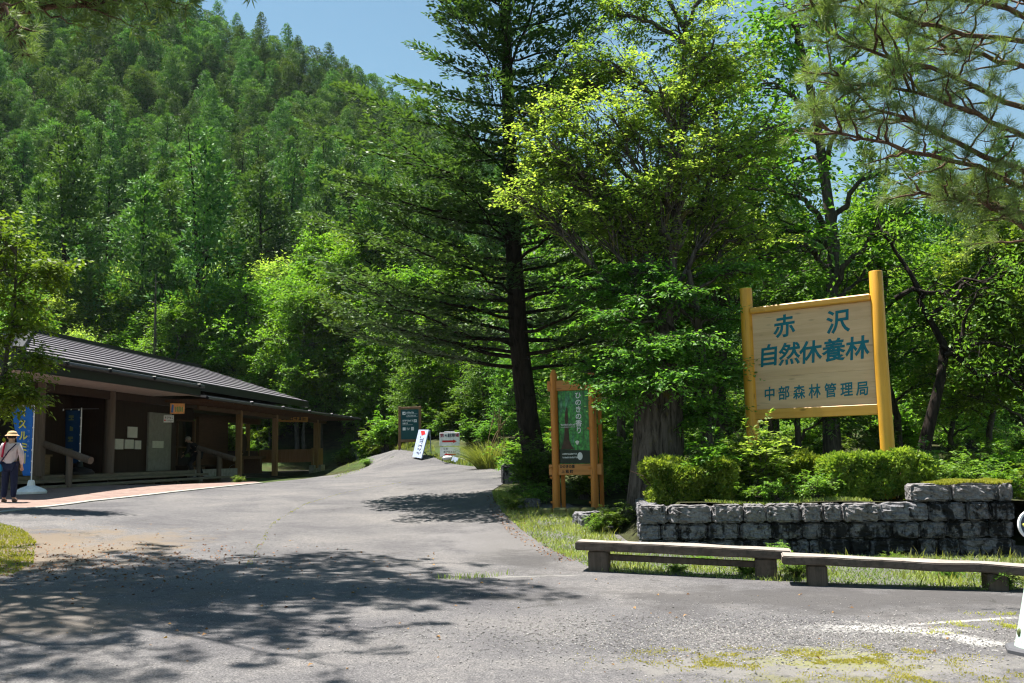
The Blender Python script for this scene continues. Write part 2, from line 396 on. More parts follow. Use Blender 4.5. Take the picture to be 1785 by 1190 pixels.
def asphalt():
    m, nt, out = new_mat('weathered asphalt'); v = coords(nt)
    fine = noise_n(nt, v, 70, 3, .75); mid_ = noise_n(nt, v, 14, 6, .72); big = noise_n(nt, v, .55, 5, .62, .4)
    vo = N(nt, 'ShaderNodeTexVoronoi', i_Scale=85.0); nt.links.new(v, vo.inputs['Vector'])
    c = ramp(nt, fine, [(.30, (.044, .042, .044)), (.5, (.108, .103, .105)), (.70, (.22, .212, .208))])
    c = mixc(nt, .75, c, ramp(nt, mid_, [(.3, (.55, .55, .56)), (.5, (.97, .97, .97)), (.7, (1.25, 1.22, 1.18))]), 'MULTIPLY')
    c = mixc(nt, .8, c, ramp(nt, big, [(.33, (.55, .55, .60)), (.5, (.95, .95, .96)), (.66, (1.3, 1.27, 1.22))]), 'MULTIPLY')
    # brown dust and leaf crumbs drifted along the grassy edge on the left
    def patch(cx, cy_, rx, ry, col, amt, nscale=1.6):
        nonlocal c
        lp = coords(nt, (1 / rx, 1 / ry, 0), 'Object', loc=(-cx / rx, -cy_ / ry, 0))
        ln = N(nt, 'ShaderNodeVectorMath', operation='LENGTH'); nt.links.new(lp, ln.inputs[0])
        nn = noise_n(nt, v, nscale, 7, .7)
        f = math_n(nt, 'ADD', math_n(nt, 'SUBTRACT', 1.0, ln.outputs['Value']), math_n(nt, 'MULTIPLY', math_n(nt, 'SUBTRACT', nn, .5), 2.6))
        c = mixc(nt, ramp(nt, f, [(.1, (0, 0, 0)), (.6, (amt,) * 3)]), c, col)
    patch(-6.6, 12.6, 2.6, 3.2, (.15, .115, .08), .8)
    patch(-5.0, 8.6, 2.4, 2.2, (.13, .105, .08), .6)
    patch(.1, 14.2, .9, 3.6, (.05, .047, .047), .75)        # darker newer tarmac along the bend
    patch(3.6, 10.0, 4.2, 1.2, (.058, .054, .054), .8)
    patch(5.0, 7.8, 1.8, .9, (.09, .085, .085), .6)
    patch(2.2, 7.0, 2.2, .6, (.19, .18, .165), .6, 3.0)      # crumbled pale gravel
    patch(-.3, 15.0, 1.6, 2.0, (.19, .18, .178), .45)
    # hairline cracks, tyre-polished bands
    wv = noise_n(nt, v, 1.3, 4, .6); vec = N(nt, 'ShaderNodeVectorMath', operation='ADD'); sc_ = N(nt, 'ShaderNodeVectorMath', operation='SCALE'); cmb = N(nt, 'ShaderNodeCombineXYZ')
    nt.links.new(wv, cmb.inputs[0]); nt.links.new(noise_n(nt, coords(nt, loc=(7, 3, 0)), 1.1, 4, .6), cmb.inputs[1]); nt.links.new(cmb.outputs[0], sc_.inputs[0]); sc_.inputs['Scale'].default_value = 1.6
    nt.links.new(v, vec.inputs[0]); nt.links.new(sc_.outputs[0], vec.inputs[1])
    ve_ = N(nt, 'ShaderNodeTexVoronoi', feature='DISTANCE_TO_EDGE', i_Scale=.33); nt.links.new(vec.outputs[0], ve_.inputs['Vector'])
    ck = ramp(nt, ve_.outputs['Distance'], [(.0, (1, 1, 1)), (.0065, (0, 0, 0))]); cm_ = ramp(nt, noise_n(nt, v, .5, 3), [(.48, (0, 0, 0)), (.6, (.75, .75, .75))])
    c = mixc(nt, mixc(nt, 1.0, ck, cm_, 'MULTIPLY'), c, (.035, .034, .03))
    gr = noise_n(nt, v, 34, 5, .8); gr2 = noise_n(nt, v, 5, 5, .7)
    def band(px0, py0, px1, py1, hw, col, thr, amt, hl=1.0):
        nonlocal c
        p0 = np.array(hit(px0, py0)[:2]); p1 = np.array(hit(px1, py1)[:2]); d_ = p1 - p0; L_ = np.linalg.norm(d_); an = math.atan2(d_[1], d_[0]); m_ = (p0 + p1) / 2
        mp = N(nt, 'ShaderNodeMapping', vector_type='TEXTURE'); mp.inputs['Location'].default_value = (*m_, 0); mp.inputs['Rotation'].default_value = (0, 0, an); mp.inputs['Scale'].default_value = (L_ * .5 * hl, hw, 1000)
        nt.links.new(coords(nt), mp.inputs[0]); ab = N(nt, 'ShaderNodeVectorMath', operation='ABSOLUTE'); nt.links.new(mp.outputs[0], ab.inputs[0])
        sp = N(nt, 'ShaderNodeSeparateXYZ'); nt.links.new(ab.outputs[0], sp.inputs[0]); e_ = math_n(nt, 'SUBTRACT', 1.0, math_n(nt, 'MAXIMUM', sp.outputs[0], sp.outputs[1]), True)
        f = math_n(nt, 'ADD', math_n(nt, 'ADD', math_n(nt, 'MULTIPLY', e_, .30), math_n(nt, 'MULTIPLY', gr, .7)), math_n(nt, 'MULTIPLY', gr2, .5)); f = math_n(nt, 'MULTIPLY', f, math_n(nt, 'GREATER_THAN', e_, .001))
        c = mixc(nt, ramp(nt, f, [(thr, (0, 0, 0)), (thr + .09, (amt,) * 3)]), c, col)
    W_ = (.44, .43, .41)
    band(1560, 1093, 1785, 1078, .05, W_, .65, .7)
    band(1430, 1090, 1720, 1112, .30, W_, .69, .55); band(1600, 1100, 1790, 1140, .22, W_, .68, .6); band(1330, 1098, 1620, 1100, .34, W_, .73, .45)
    band(1200, 1160, 1700, 1160, .42, (.17, .17, .06), .74, .75); band(1300, 1135, 1560, 1140, .25, (.19, .19, .07), .72, .7); band(1100, 1185, 1785, 1190, .3, (.16, .155, .07), .78, .6)
    band(735, 1012, 1060, 1004, .05, (.24, .235, .22), .70, .7)
    p = finish(nt, out, c, .85, .25, mixc(nt, .5, fine, vo.outputs['Distance']), .55, .012); return m
M['road'] = asphalt()
KERB = [(-40,900),(0,895),(150,876),(300,859),(455,843)]
def wp(l): return [tuple(hit(*q)[:2]) for q in l]
kerb_w = wp(KERB[1:]); d0 = np.array(kerb_w[0]) - np.array(kerb_w[1]); kerb_near = tuple(np.array(kerb_w[0]) + d0 * .9)
right_edge = wp([(1735,1033),(1600,1027),(1340,1016),(1180,1006),(1045,998),(1000,978),(945,952),(905,922),(878,896),(862,874),(858,856),(880,842),(903,832)])
far_r = wp([(893,822),(830,814),(760,799),(700,785),(655,776),(630,771)])
far_l = wp([(612,772),(618,784),(640,800),(645,812),(590,826),(520,836)])
road_poly = [(-15, -13), (14, -13), (14, 9.2), (8, 9.6), (6.2, 10.4)] + right_edge + far_r + far_l + [kerb_w[-1]] + kerb_w[::-1][1:] + [kerb_near, (-15, kerb_near[1] - .4)]
sheet('road', road_poly, .6, .014, M['road'])
m, nt, out = new_mat('brick paving'); v = coords(nt, rot=(0, 0, -.1))
bk = N(nt, 'ShaderNodeTexBrick', i_Scale=4.6); bk.inputs['Color1'].default_value = (.25, .175, .155, 1); bk.inputs['Color2'].default_value = (.185, .13, .115, 1)
bk.inputs['Mortar'].default_value = (.22, .17, .14, 1); bk.inputs['Mortar Size'].default_value = .012; nt.links.new(v, bk.inputs['Vector'])
n1 = noise_n(nt, v, 3, 6, .7); c = mixc(nt, .8, bk.outputs[0], ramp(nt, n1, [(.3, (.7, .7, .68)), (.7, (1.3, 1.25, 1.2))]), 'MULTIPLY')
finish(nt, out, c, .85, .2, n1, .3, .01); M['brick'] = m
def Bx(o, d): return o + .1 * d
U = 1.13
pave_poly = [kerb_near] + kerb_w + [(U * a, U * b) for a, b in ((Bx(-12.4, 32), 32), (Bx(-12.9, 38), 38), (Bx(-13.2, 44), 44), (Bx(-13.6, 44), 44), (Bx(-13.6, 30.4), 30.4), (Bx(-13.6, 18), 18))] + [(-15, kerb_near[1])]
sheet('pavement', pave_poly, .6, .024, M['brick'])
M['concrete'] = plain('pale concrete', (.30, .29, .265), .85, .2, .25, 6, .4)
kb = MB(); kp = [kerb_near] + kerb_w
for a, b in zip(kp[:-1], kp[1:]):
    a = np.array(a); b = np.array(b); L = np.linalg.norm(b - a); u = (b - a) / L; nrm = np.array([u[1], -u[0]]) * .09; k = max(2, int(L / .6))
    for i in range(k):
        p0 = a + (b - a) * i / k + u * .006; p1 = a + (b - a) * (i + 1) / k - u * .006
        P = []
        for zo in (-.1, .035):
            for q in (p0 - nrm, p0 + nrm, p1 + nrm, p1 - nrm): P.append((q[0], q[1], g(q[0], q[1]) + zo))
        kb.hexa(P)
tag(kb.build('kerb', M['concrete']), kind='structure')

# ---------------------------------------------------------------- low rest house with a long roof
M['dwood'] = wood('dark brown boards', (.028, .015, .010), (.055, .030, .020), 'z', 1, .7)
M['postwood'] = wood('grey brown timber', (.10, .075, .06), (.19, .145, .115), 'z', 1, .8)
M['deck'] = wood('worn deck boards', (.15, .125, .09), (.26, .22, .16), 'y', 1, .85)
M['darkfloor'] = plain('porch floor shade tone', (.05, .045, .042), .9, .15)  # floor colour darkened to paint in the shade of trees behind
M['beam'] = wood('brown timber', (.09, .045, .025), (.16, .085, .045), 'y', 1, .7)
M['oposts'] = wood('orange brown timber', (.26, .145, .065), (.42, .25, .13), 'z', 1, .7)
M['soffit'] = plain('pale soffit boards', (.45, .38, .34), .8, .2)
M['fascia'] = plain('black metal fascia', (.012, .012, .014), .45, .4)
M['glass'] = plain('dark window glass', (.012, .016, .015), .06, .6, .1, 2, 0)
M['panelgrey'] = plain('pale grey door paint', (.30, .29, .27), .6)
M['paper'] = plain('white paper', (.75, .74, .70), .8, .1, .06)
M['black'] = plain('black paint', (.012, .012, .012), .5)
M['metal'] = plain('grey metal', (.35, .36, .38), .35, .5, .1, 6, .05, .8)
m, nt, out = new_mat('pale porch roof metal'); n1 = noise_n(nt, coords(nt), 4, 6, .65); finish(nt, out, ramp(nt, n1, [(.3, (.26, .24, .26)), (.7, (.36, .335, .36))]), .4, .5); M['proof'] = m
M['seam'] = plain('roof lip shade', (.075, .068, .076), .6, .2)  # dark colour painting the shade at each roof course lip
M['white'] = plain('white paint', (.78, .79, .80), .5)
m, nt, out = new_mat('grey roof metal'); v = coords(nt); n1 = noise_n(nt, v, 4, 6, .65)
finish(nt, out, ramp(nt, n1, [(.3, (.15, .137, .152)), (.7, (.22, .203, .222))]), .42, .5); M['roof'] = m
base = (Bx(-15, 30), 30, 1.0)
hs_ = empty('rest_house', base, 'long low brown timber rest house with dark ridged roof and open porch beside the road', 'building')
def bb(mb, o0, o1, d0, d1, z0, z1, mi=0):
    P = [(Bx(o, d), d, z) for z in (z0, z1) for o, d in ((o0, d0), (o1, d0), (o1, d1), (o0, d1))]; return mb.hexa(P, mi)
EO, RO, EZ, RZ_ = -11.9, -16.3, 3.84, 5.3
def slope_roof(name, o0, z0, o1, z1, da, db, n, thick=.05, dhip=0.0):
    mb = MB()
    for k in range(n):
        a0, a1 = k / n, (k + 1) / n; lip = .016; dA, dB = da + dhip * a0, da + dhip * a1
        oA, oB = o0 + (o1 - o0) * a0, o0 + (o1 - o0) * a1; zA, zB = z0 + (z1 - z0) * a0, z0 + (z1 - z0) * a1
        P = [(Bx(oA, dA), dA, zA - thick), (Bx(oB, dB), dB, zB - thick), (Bx(oB, db), db, zB - thick), (Bx(oA, db), db, zA - thick),
             (Bx(oA, dA), dA, zA + lip), (Bx(oB, dB), dB, zB - .004), (Bx(oB, db), db, zB - .004), (Bx(oA, db), db, zA + lip)]
        mb.hexa(P)
    return mb
def lip_shades(o0, z0, o1, z1, da, db, n, dhip=0.0):  # dark strips standing in for the shaded lips of the roof courses
    mb = MB()
    for k in range(n):
        a0, a1 = k / n, (k + .30) / n; dA = da + dhip * a0 + .02; oA, oB = o0 + (o1 - o0) * a0 + .012, o0 + (o1 - o0) * a1; zA, zB = z0 + (z1 - z0) * a0 + .022, z0 + (z1 - z0) * a1 + .018
        mb.hexa([(Bx(oA, dA), dA, zA - .05), (Bx(oB, dA), dA, zB - .05), (Bx(oB, db), db - .02, zB - .05), (Bx(oA, db), db - .02, zA - .05), (Bx(oA, dA), dA, zA), (Bx(oB, dA), dA, zB), (Bx(oB, db), db - .02, zB), (Bx(oA, db), db - .02, zA)])
    return mb
D0, D1, D2, HIP = 19.0, 37.6, 44.8, 7.6
rf = slope_roof('roof', EO, EZ, RO, RZ_, D0, D1, 10, dhip=HIP).build('roof', M['roof'], hs_)
lip_shades(EO, EZ, RO, RZ_, D0, D1, 10, HIP).build('seam', M['seam'], rf)  # strips carry the painted lip shade
slope_roof('roof', -20.7, EZ, RO, RZ_, D0, D1, 12, dhip=HIP).build('roof', M['roof'], hs_)
pr = slope_roof('roof', -11.72, 3.46, -14.6, 3.9, 27.6, D2, 7)
pro = pr.build('porch_roof', M['proof'], hs_); lip_shades(-11.72, 3.46, -14.6, 3.9, 27.6, D2, 7).build('seam', M['seam'], pro)
hp = MB()
for k in range(14):
    a0, a1 = k / 14, (k + 1) / 14; dA, dB = D0 + HIP * a0, D0 + HIP * a1; zA, zB = EZ + (RZ_ - EZ) * a0, EZ + (RZ_ - EZ) * a1
    oL = lambda a: -20.7 + (RO + 20.7) * a; oR = lambda a: EO + (RO - EO) * a - .006
    hp.hexa([(Bx(oL(a0), dA), dA, zA - .05), (Bx(oR(a0), dA), dA, zA - .05), (Bx(oR(a1), dB), dB, zB - .05), (Bx(oL(a1), dB), dB, zB - .05), (Bx(oL(a0), dA), dA, zA + .04), (Bx(oR(a0), dA), dA, zA + .04), (Bx(oR(a1), dB), dB, zB - .01), (Bx(oL(a1), dB), dB, zB - .01)])
hp.build('roof', M['roof'], hs_)
cp = MB(); cp.beam((Bx(EO, D0), D0, EZ + .05), (Bx(RO, D0 + HIP), D0 + HIP, RZ_ + .05), .2, .1); cp.build('hip_cap', M['fascia'], rf)
fa = MB(); fa.hexa([(Bx(-20.7, D0), D0 - .04, 3.46), (Bx(EO + .03, D0), D0 - .04, 3.46), (Bx(EO + .03, D0), D0 - .005, 3.46), (Bx(-20.7, D0), D0 - .005, 3.46), (Bx(-20.7, D0), D0 - .04, EZ), (Bx(EO + .03, D0), D0 - .04, EZ), (Bx(EO + .03, D0), D0 - .005, EZ), (Bx(-20.7, D0), D0 - .005, EZ)]); fa.build('end_fascia', M['fascia'], rf)
cp = MB(); bb(cp, RO - .12, RO + .12, D0 + HIP, D1 + .02, RZ_ - .06, RZ_ + .09); cp.build('ridge_cap', M['fascia'], rf)
fa = MB(); bb(fa, EO - .05, EO + .03, D0, 27.58, 3.46, EZ - .01); bb(fa, EO - .05, EO + .02, 27.6, D1, 3.62, EZ - .01); fa.build('fascia', M['fascia'], rf)
gt = MB()
for o_, d_a, d_b, z_, r_ in ((EO + .10, D0, 27.6, 3.72, .06), (-11.68, 27.6, D2, 3.40, .05)):
    gt.tube([(Bx(o_, d_a), d_a, z_), (Bx(o_, d_b), d_b, z_)], r_, 8)
gt.build('gutter', M['fascia'], rf, smooth=True)
for d_ in (20.5, 22.3, 24.5, 27.2, 31, 34, 37, 40, 43): hk = MB().box((Bx(EO + .12 if d_ < 27.6 else -11.68, d_), d_, 3.73 if d_ < 27.6 else 3.43), (.16, .05, .10), None, .01); hk.build('gutter_bracket', M['fascia'], rf)
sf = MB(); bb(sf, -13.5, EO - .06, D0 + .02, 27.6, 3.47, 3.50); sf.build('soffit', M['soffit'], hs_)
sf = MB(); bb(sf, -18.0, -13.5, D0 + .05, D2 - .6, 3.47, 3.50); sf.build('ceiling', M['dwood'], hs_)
ve = MB()   # gable boards at the far end
for z_a, o_a in ((3.5, -20.6),): ve.add([(Bx(-20.6, D1 - .05), D1 - .05, EZ - .1), (Bx(EO, D1 - .05), D1 - .05, EZ - .1), (Bx(RO, D1 - .05), D1 - .05, RZ_ - .1)], [(0, 1, 2)])
ve.build('gable', M['dwood'], hs_)
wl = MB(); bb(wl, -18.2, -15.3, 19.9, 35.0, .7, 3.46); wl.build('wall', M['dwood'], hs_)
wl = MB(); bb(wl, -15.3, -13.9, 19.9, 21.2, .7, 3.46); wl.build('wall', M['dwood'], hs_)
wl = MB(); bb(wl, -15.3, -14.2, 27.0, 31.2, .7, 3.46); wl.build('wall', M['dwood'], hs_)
dk = MB(); bb(dk, -15.3, -13.2, 19.9, 30.4, 1.17, 1.29); dk.build('deck', M['deck'], hs_)
st = MB(); bb(st, -13.18, -12.78, 21.2, 30.4, 1.13, 1.19); bb(st, -12.76, -12.38, 21.4, 31.2, 1.02, 1.08)
for d_ in np.arange(21.8, 31, 1.45): bb(st, -13.0, -12.5, d_, d_ + .1, .70, 1.018)
st.build('step', M['deck'], hs_)
pl = MB(); bb(pl, -15.2, -13.3, 19.95, 21.3, .6, 1.168); pl.build('plinth', M['concrete'], hs_)
rw = MB(); bb(rw, -13.5, -13.3, 30.5, 34.2, .6, 1.30)
rw.build('ramp_wall', M['concrete'], hs_)
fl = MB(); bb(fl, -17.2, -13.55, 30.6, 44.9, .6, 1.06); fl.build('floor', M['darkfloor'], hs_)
# posts
for d_, r_, z_, mm in ((22.1, .17, 1.28, 'postwood'), (25.3, .145, 1.28, 'postwood'), (34.2, .1, .95, 'oposts'), (37.9, .1, .95, 'oposts'), (43.2, .1, 1.18, 'oposts')):
    p = MB(); x_ = Bx(-13.3, d_)
    if r_ > .12: p.tube([(x_, d_, z_), (x_ + .01, d_, 2.4), (x_, d_, 3.48)], [r_, r_ * .95, r_ * .92], 14)
    else: p.box((x_, d_, (z_ + 3.48) / 2), (r_ * 2, r_ * 2, 3.48 - z_), None, .012)
    p.build('post', M[mm], hs_, smooth=r_ > .12)
for d_, o_ in ((37.9, -16.4), (43.2, -16.4), (44.2, -13.5), (40.6, -16.4)):
    p = MB(); p.box((Bx(o_, d_), d_, 2.2), (.17, .17, 2.56), None, .012); p.build('post', M['oposts'], hs_)
bm_ = MB(); bb(bm_, -13.38, -13.22, 30.6, D2 - .3, 3.22, 3.465); bb(bm_, -16.48, -16.3, 35, D2 - .3, 3.22, 3.465); bm_.build('beam', M['beam'], hs_)
bm_ = MB(); bb(bm_, -13.36, -13.24, 19.5, 30.5, 3.25, 3.465); bm_.build('beam', M['dwood'], hs_)
rt = MB()
for d_ in np.arange(28.2, D2 - .1, .75): bb(rt, -13.2, -11.75, d_, d_ + .07, 3.33, 3.41)
rt.build('rafter', M['beam'], hs_)
# doors, windows and wall fittings inside the shade
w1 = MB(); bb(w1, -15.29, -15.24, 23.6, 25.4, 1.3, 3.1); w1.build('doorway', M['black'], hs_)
gd = MB(); bb(gd, -14.19, -14.13, 29.2, 30.7, 1.3, 3.1); gdo = gd.build('door', M['panelgrey'], hs_)
hb = MB(); bb(hb, -14.12, -14.09, 29.4, 30.1, 2.0, 2.22); hb.build('door_plate', M['paper'], gdo)
for d_, z_a, z_b, w_ in ((28.0, 2.3, 2.62, .55), (27.3, 1.95, 2.25, .45), (27.85, 1.97, 2.24, .5), (28.45, 1.96, 2.22, .35)):
    q = MB(); bb(q, -14.19, -14.16, d_, d_ + w_, z_a, z_b); q.build('notice', M['paper'], hs_)
fw = MB()
bb(fw, -15.29, -15.24, 30.9, 34.8, 1.2, 3.0); fwo = fw.build('window', M['glass'], hs_)
fr_ = MB()
for d_ in (30.9, 32.2, 33.5, 34.8): bb(fr_, -15.24, -15.18, d_ - .05, d_ + .05, 1.2, 3.05)
bb(fr_, -15.24, -15.18, 30.95, 34.75, 2.05, 2.1); bb(fr_, -15.24, -15.18, 30.95, 34.75, 3.0, 3.06); fr_.build('frame', M['beam'], fwo)
ep = MB(); bb(ep, -15.2, -15.1, 35.0, 37.7, 1.2, 3.2); ep.build('wall', M['beam'], hs_)
lowp = MB(); bb(lowp, -16.45, -16.35, 37.9, 44.4, .95, 2.0); lowp.build('parapet', M['dwood'], hs_)
lp2 = MB(); bb(lp2, -16.3, -13.4, 44.35, 44.45, 1.45, 2.05); lp2.build('parapet', M['oposts'], hs_)
lp3 = MB(); bb(lp3, -13.42, -13.34, 42.9, 44.4, 1.32, 2.08); lp3.build('parapet', M['oposts'], hs_)
for d_ in (42.85, 43.9): lp4 = MB(); bb(lp4, -13.5, -13.28, d_, d_ + .62, .8, 1.31); lp4.build('footing', M['concrete'], hs_)
# hand rails of round logs on short posts
for a, b, pz, lb in (((Bx(-13.25, 22.2), 22.2, 2.05), (Bx(-11.75, 21.6), 21.6, 1.62), 0, 'grey log handrail with a cut end at the near end of the steps'),
                     ((Bx(-13.3, 30.8), 30.8, 2.0), (Bx(-11.95, 30.4), 30.4, 1.62), 0, 'grey log handrail by the far end of the steps')):
    r_ = empty('handrail', (a[0], a[1], .95), lb, 'handrail')
    t = MB(); t.tube([a, b], .085, 12); t.build('rail', M['postwood'], r_, smooth=True)
    t = MB(); q = np.array(a) * .42 + np.array(b) * .58; t.tube([(q[0], q[1], .75), tuple(q - [0, 0, .05])], .075, 10); t.build('post', M['postwood'], r_, smooth=True)
    t = MB(); q = np.array(a) * .98 + np.array(b) * .02; t.tube([(q[0], q[1], .9), tuple(q - [0, 0, .05])], .075, 10); t.build('post', M['postwood'], r_, smooth=True)
# signs and things on the house
M['blueT'] = plain('blue lettering', (.0, .145, .205), .5, .3, .08)
M['orangesign'] = wood('orange sign wood', (.42, .19, .035), (.58, .28, .06), 'x', 1, .5)
def squiggles(mb, rng, x0, x1, z0, z1, n, y0=-.004, y1=0, t=.18):
    """a row of small upright glyph-like strokes too small to read"""
    wv = (x1 - x0) / n; h = z1 - z0
    for i in range(n):
        cx = x0 + wv * (i + .5)
        for k in range(4):
            if rng.random() < .5: a = (cx - wv * .36, z0 + h * (k + .3) / 4.2, wv * .72, h * t * .7)
            else: a = (cx - wv * .36 + wv * .6 * rng.random(), z0 + h * .1 * rng.random(), wv * t * .7, h * (.6 + .3 * rng.random()))
            mb.plate([(a[0], a[1]), (a[0] + a[2], a[1]), (a[0] + a[2], a[1] + a[3]), (a[0], a[1] + a[3])], y0 - .0007 * k, y1)
rs = random.Random(4)
def sign_root(name, px, py, d, off, label, cat, rz):
    return empty(name, (Bx(off, d), d, at(px, py, d)[2]), label, cat, None, rz)
YAW = math.radians(90 - 5.7)    # boards that face away from the house, towards the road
s1 = empty('hanging_sign', (Bx(-13.15, 39.6), 39.6, 3.3), 'orange wooden name board hung under the far porch eave', 'sign', None, math.radians(40))
t = MB(); t.box((0, 0, 0), (1.35, .05, .34), None, .012); t.build('board', M['orangesign'], s1, world=False)
t = MB(); squiggles(t, rs, -.58, .58, -.11, .11, 6, -.033, -.026); t.build('lettering', M['black'], s1, world=False)
p_ = at(309, 712, 27.2)
s2 = empty('wall_sign', p_, 'small orange picture board above the white notice at the doorway', 'sign', None, math.radians(25))
t = MB(); t.box((0, 0, 0), (.40, .04, .30), None, .01); t.build('board', plain('orange board paint', (.75, .33, .11), .6, .3, .2), s2, world=False)
t = MB(); t.plate([(-.17, -.11), (-.11, -.12), (-.10, .1), (-.15, .12)], -.024, -.021); t.build('blue_mark', plain('blue mark', (.05, .16, .45), .6), s2, world=False)
t = MB()
for q in range(5): x_ = -.06 + .045 * q; t.plate([(x_, -.09 + .02 * (q % 2)), (x_ + .03, -.1), (x_ + .035, .02 + .02 * (q % 3)), (x_ + .004, .06)], -.024, -.021)
t.build('green_mark', plain('green mark', (.16, .30, .10), .6), s2, world=False)
p_ = at(294, 730, 27.0)
s3 = empty('notice_card', p_, 'small white notice card below the orange picture board', 'notice', None, math.radians(25))
t = MB(); t.box((0, 0, 0), (.27, .02, .20), None, .004); t.build('card', M['paper'], s3, world=False)
t = MB(); squiggles(t, rs, -.11, .12, .0, .07, 5, -.014, -.011); squiggles(t, rs, -.06, .12, -.075, -.02, 7, -.014, -.011); t.build('lettering', M['black'], s3, world=False)
t = MB(); t.plate([(-.12, -.06), (-.08, -.06), (-.08, -.02), (-.12, -.02)], -.014, -.011); t.build('red_mark', plain('red mark', (.6, .03, .03), .5), s3, world=False)
# chest, display table and round drum in the porch
M['boxwood'] = wood('plain box wood', (.20, .13, .07), (.32, .22, .12), 'y', 1, .7)
cb = empty('wooden_chest', (Bx(-14.4, 23.0), 23.0, 1.29), 'low plain wooden chest on the deck behind the near handrail', 'chest')
t = MB(); bb(t, -14.8, -14.2, 22.2, 24.2, 1.30, 1.75); t.build('body', M['boxwood'], cb)
t = MB(); bb(t, -14.83, -14.17, 22.15, 24.25, 1.752, 1.80); t.build('lid', M['boxwood'], cb)
tb = empty('display_table', (Bx(-14.3, 37), 37, .95), 'heavy wooden trestle table in the porch carrying a round hoop', 'table')
t = MB(); bb(t, -14.7, -13.8, 35.8, 38.3, 1.62, 1.74); t.build('tabletop', M['beam'], tb)
for d_ in (36.0, 37.9): t = MB(); bb(t, -14.6, -13.9, d_, d_ + .25, .9, 1.618); t.build('leg', M['beam'], tb)
dr = empty('round_hoop', (Bx(-14.2, 36.9), 36.9, 1.745), 'round woven hoop standing on the porch table', 'hoop')
t = MB(); cx, cy_, cz = Bx(-14.2, 36.9), 36.9, 2.22
for rr in (.46, .38): t.tube([(cx + .1 * math.sin(rr * 9), cy_ + rr * math.cos(a_), cz + rr * math.sin(a_)) for a_ in np.linspace(0, 2 * math.pi, 33)], .022, 6, False)
t.build('rim', M['boxwood'], dr, smooth=True)
t = MB(); t.tube([(cx - .14, cy_, cz), (cx + .06, cy_, cz)], [.36, .36], 24); t.build('disc', M['dwood'], dr)
bn = empty('porch_bench', (Bx(-13.9, 33), 33, .95), 'dark low bench in front of the porch window', 'bench')
t = MB(); bb(t, -14.5, -14.0, 31.6, 34.4, 1.38, 1.44); t.build('seat', M['dwood'], bn)
for d_ in (31.8, 34.1): t = MB(); bb(t, -14.45, -14.05, d_, d_ + .1, .95, 1.378); t.build('leg', M['dwood'], bn)
bk_ = empty('bucket', (Bx(-13.75, 34.9), 34.9, .98), 'small grey bucket on the porch floor beside the post', 'bucket')
t = MB(); t.lathe((Bx(-13.75, 34.9), 34.9, .98), [(.12, 0), (.16, .3), (.17, .31), (.15, .31), (.11, .02)], 16); t.build('pail', M['metal'], bk_, smooth=True)
t = MB(); t.tube([(Bx(-13.75, 34.9) + .16 * math.cos(a_), 34.9, 1.28 + .14 * math.sin(a_)) for a_ in np.linspace(0, math.pi, 9)], .006, 5); t.build('handle', M['metal'], bk_)

# ---------------------------------------------------------------- banners
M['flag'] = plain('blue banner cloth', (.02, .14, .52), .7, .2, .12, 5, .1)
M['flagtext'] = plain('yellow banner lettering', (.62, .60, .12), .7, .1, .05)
M['shadeflag'] = plain('blue banner cloth shade tone', (.008, .035, .10), .8, .1)  # blue cloth darkened to paint in the deck shade
M['shadetext'] = plain('yellow lettering shade tone', (.10, .13, .06), .7, .1, .05)  # yellow lettering darkened the same way for the deck shade
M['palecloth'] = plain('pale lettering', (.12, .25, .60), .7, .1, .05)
def banner(x, y, z, label, texts, rz, h=1.62, wt=.50, wb=.16, marks=False, base_h=.42, basem='white', flag='flag'):
    r = empty('banner', (x, y, z), label, 'banner', None, rz)
    t = MB(); t.lathe((0, 0, 0), [(.34, 0), (.35, .05), (.30, .10), (.20, .15), (.09, .19), (.07, .30), (.055, .32)], 20); t.build('base', M[basem], r, False, True)
    t = MB(); t.tube([(0, 0, .25), (0, 0, base_h + h + .06)], .014, 8); t.build('pole', M['white'], r, False, True)
    t = MB(); t.tube([(-wt - .03, 0, base_h + h + .03), (.40, 0, base_h + h + .03)], .008, 6); t.build('crossbar', M['metal'], r, False)
    nu, nv = 10, 24; V = []; zt = base_h + h
    for i in range(nv + 1):
        f = i / nv; ww = wb + (wt - wb) * f
        for j in range(nu + 1):
            s_ = j / nu; V.append((-.02 - ww * s_, .03 * math.sin(s_ * 5 + f * 2.2) * (.4 + f) * s_, base_h + h * f))
    F = [(i * (nu + 1) + j, i * (nu + 1) + j + 1, (i + 1) * (nu + 1) + j + 1, (i + 1) * (nu + 1) + j) for i in range(nv) for j in range(nu)]
    me = bpy.data.meshes.new('cloth'); me.from_pydata(V, [], F); me.shade_smooth(); c_ = link('cloth', me, M[flag], r)
    sd = c_.modifiers.new('thickness', 'SOLIDIFY'); sd.thickness = .004
    for k in range(6): MB().box((-.005, 0, base_h + h * (k + .3) / 6.2), (.04, .018, .035), None, .004).build('loop', M['white'], r, False)
    for k in range(3): MB().box((-.06 - .18 * k, 0, zt + .012), (.03, .014, .05), None, .004).build('loop', M['white'], r, False)
    for k, ch in enumerate(texts):
        f = .90 - k * .165; ww = wb + (wt - wb) * f
        o = text_obj('lettering', ch, .23, M['flagtext'], r, front(-.02 - ww * .52, -.045, base_h + h * f) , .008, .001, sx=.8)
    if marks:
        t = MB()
        for k in range(4): squiggles(t, rs, -.30, -.14, base_h + h * (.80 - .2 * k), base_h + h * (.9 - .2 * k), 1, -.05, -.047, .3)
        t.build('lettering', M['shadetext'], r, False)
    else:
        t = MB()
        for k in range(6): squiggles(t, rs, -.13, -.06, base_h + h * (.62 - .07 * k), base_h + h * (.66 - .07 * k), 1, -.03, -.027, .3)
        t.build('small_lettering', M['palecloth'], r, False)
    return r
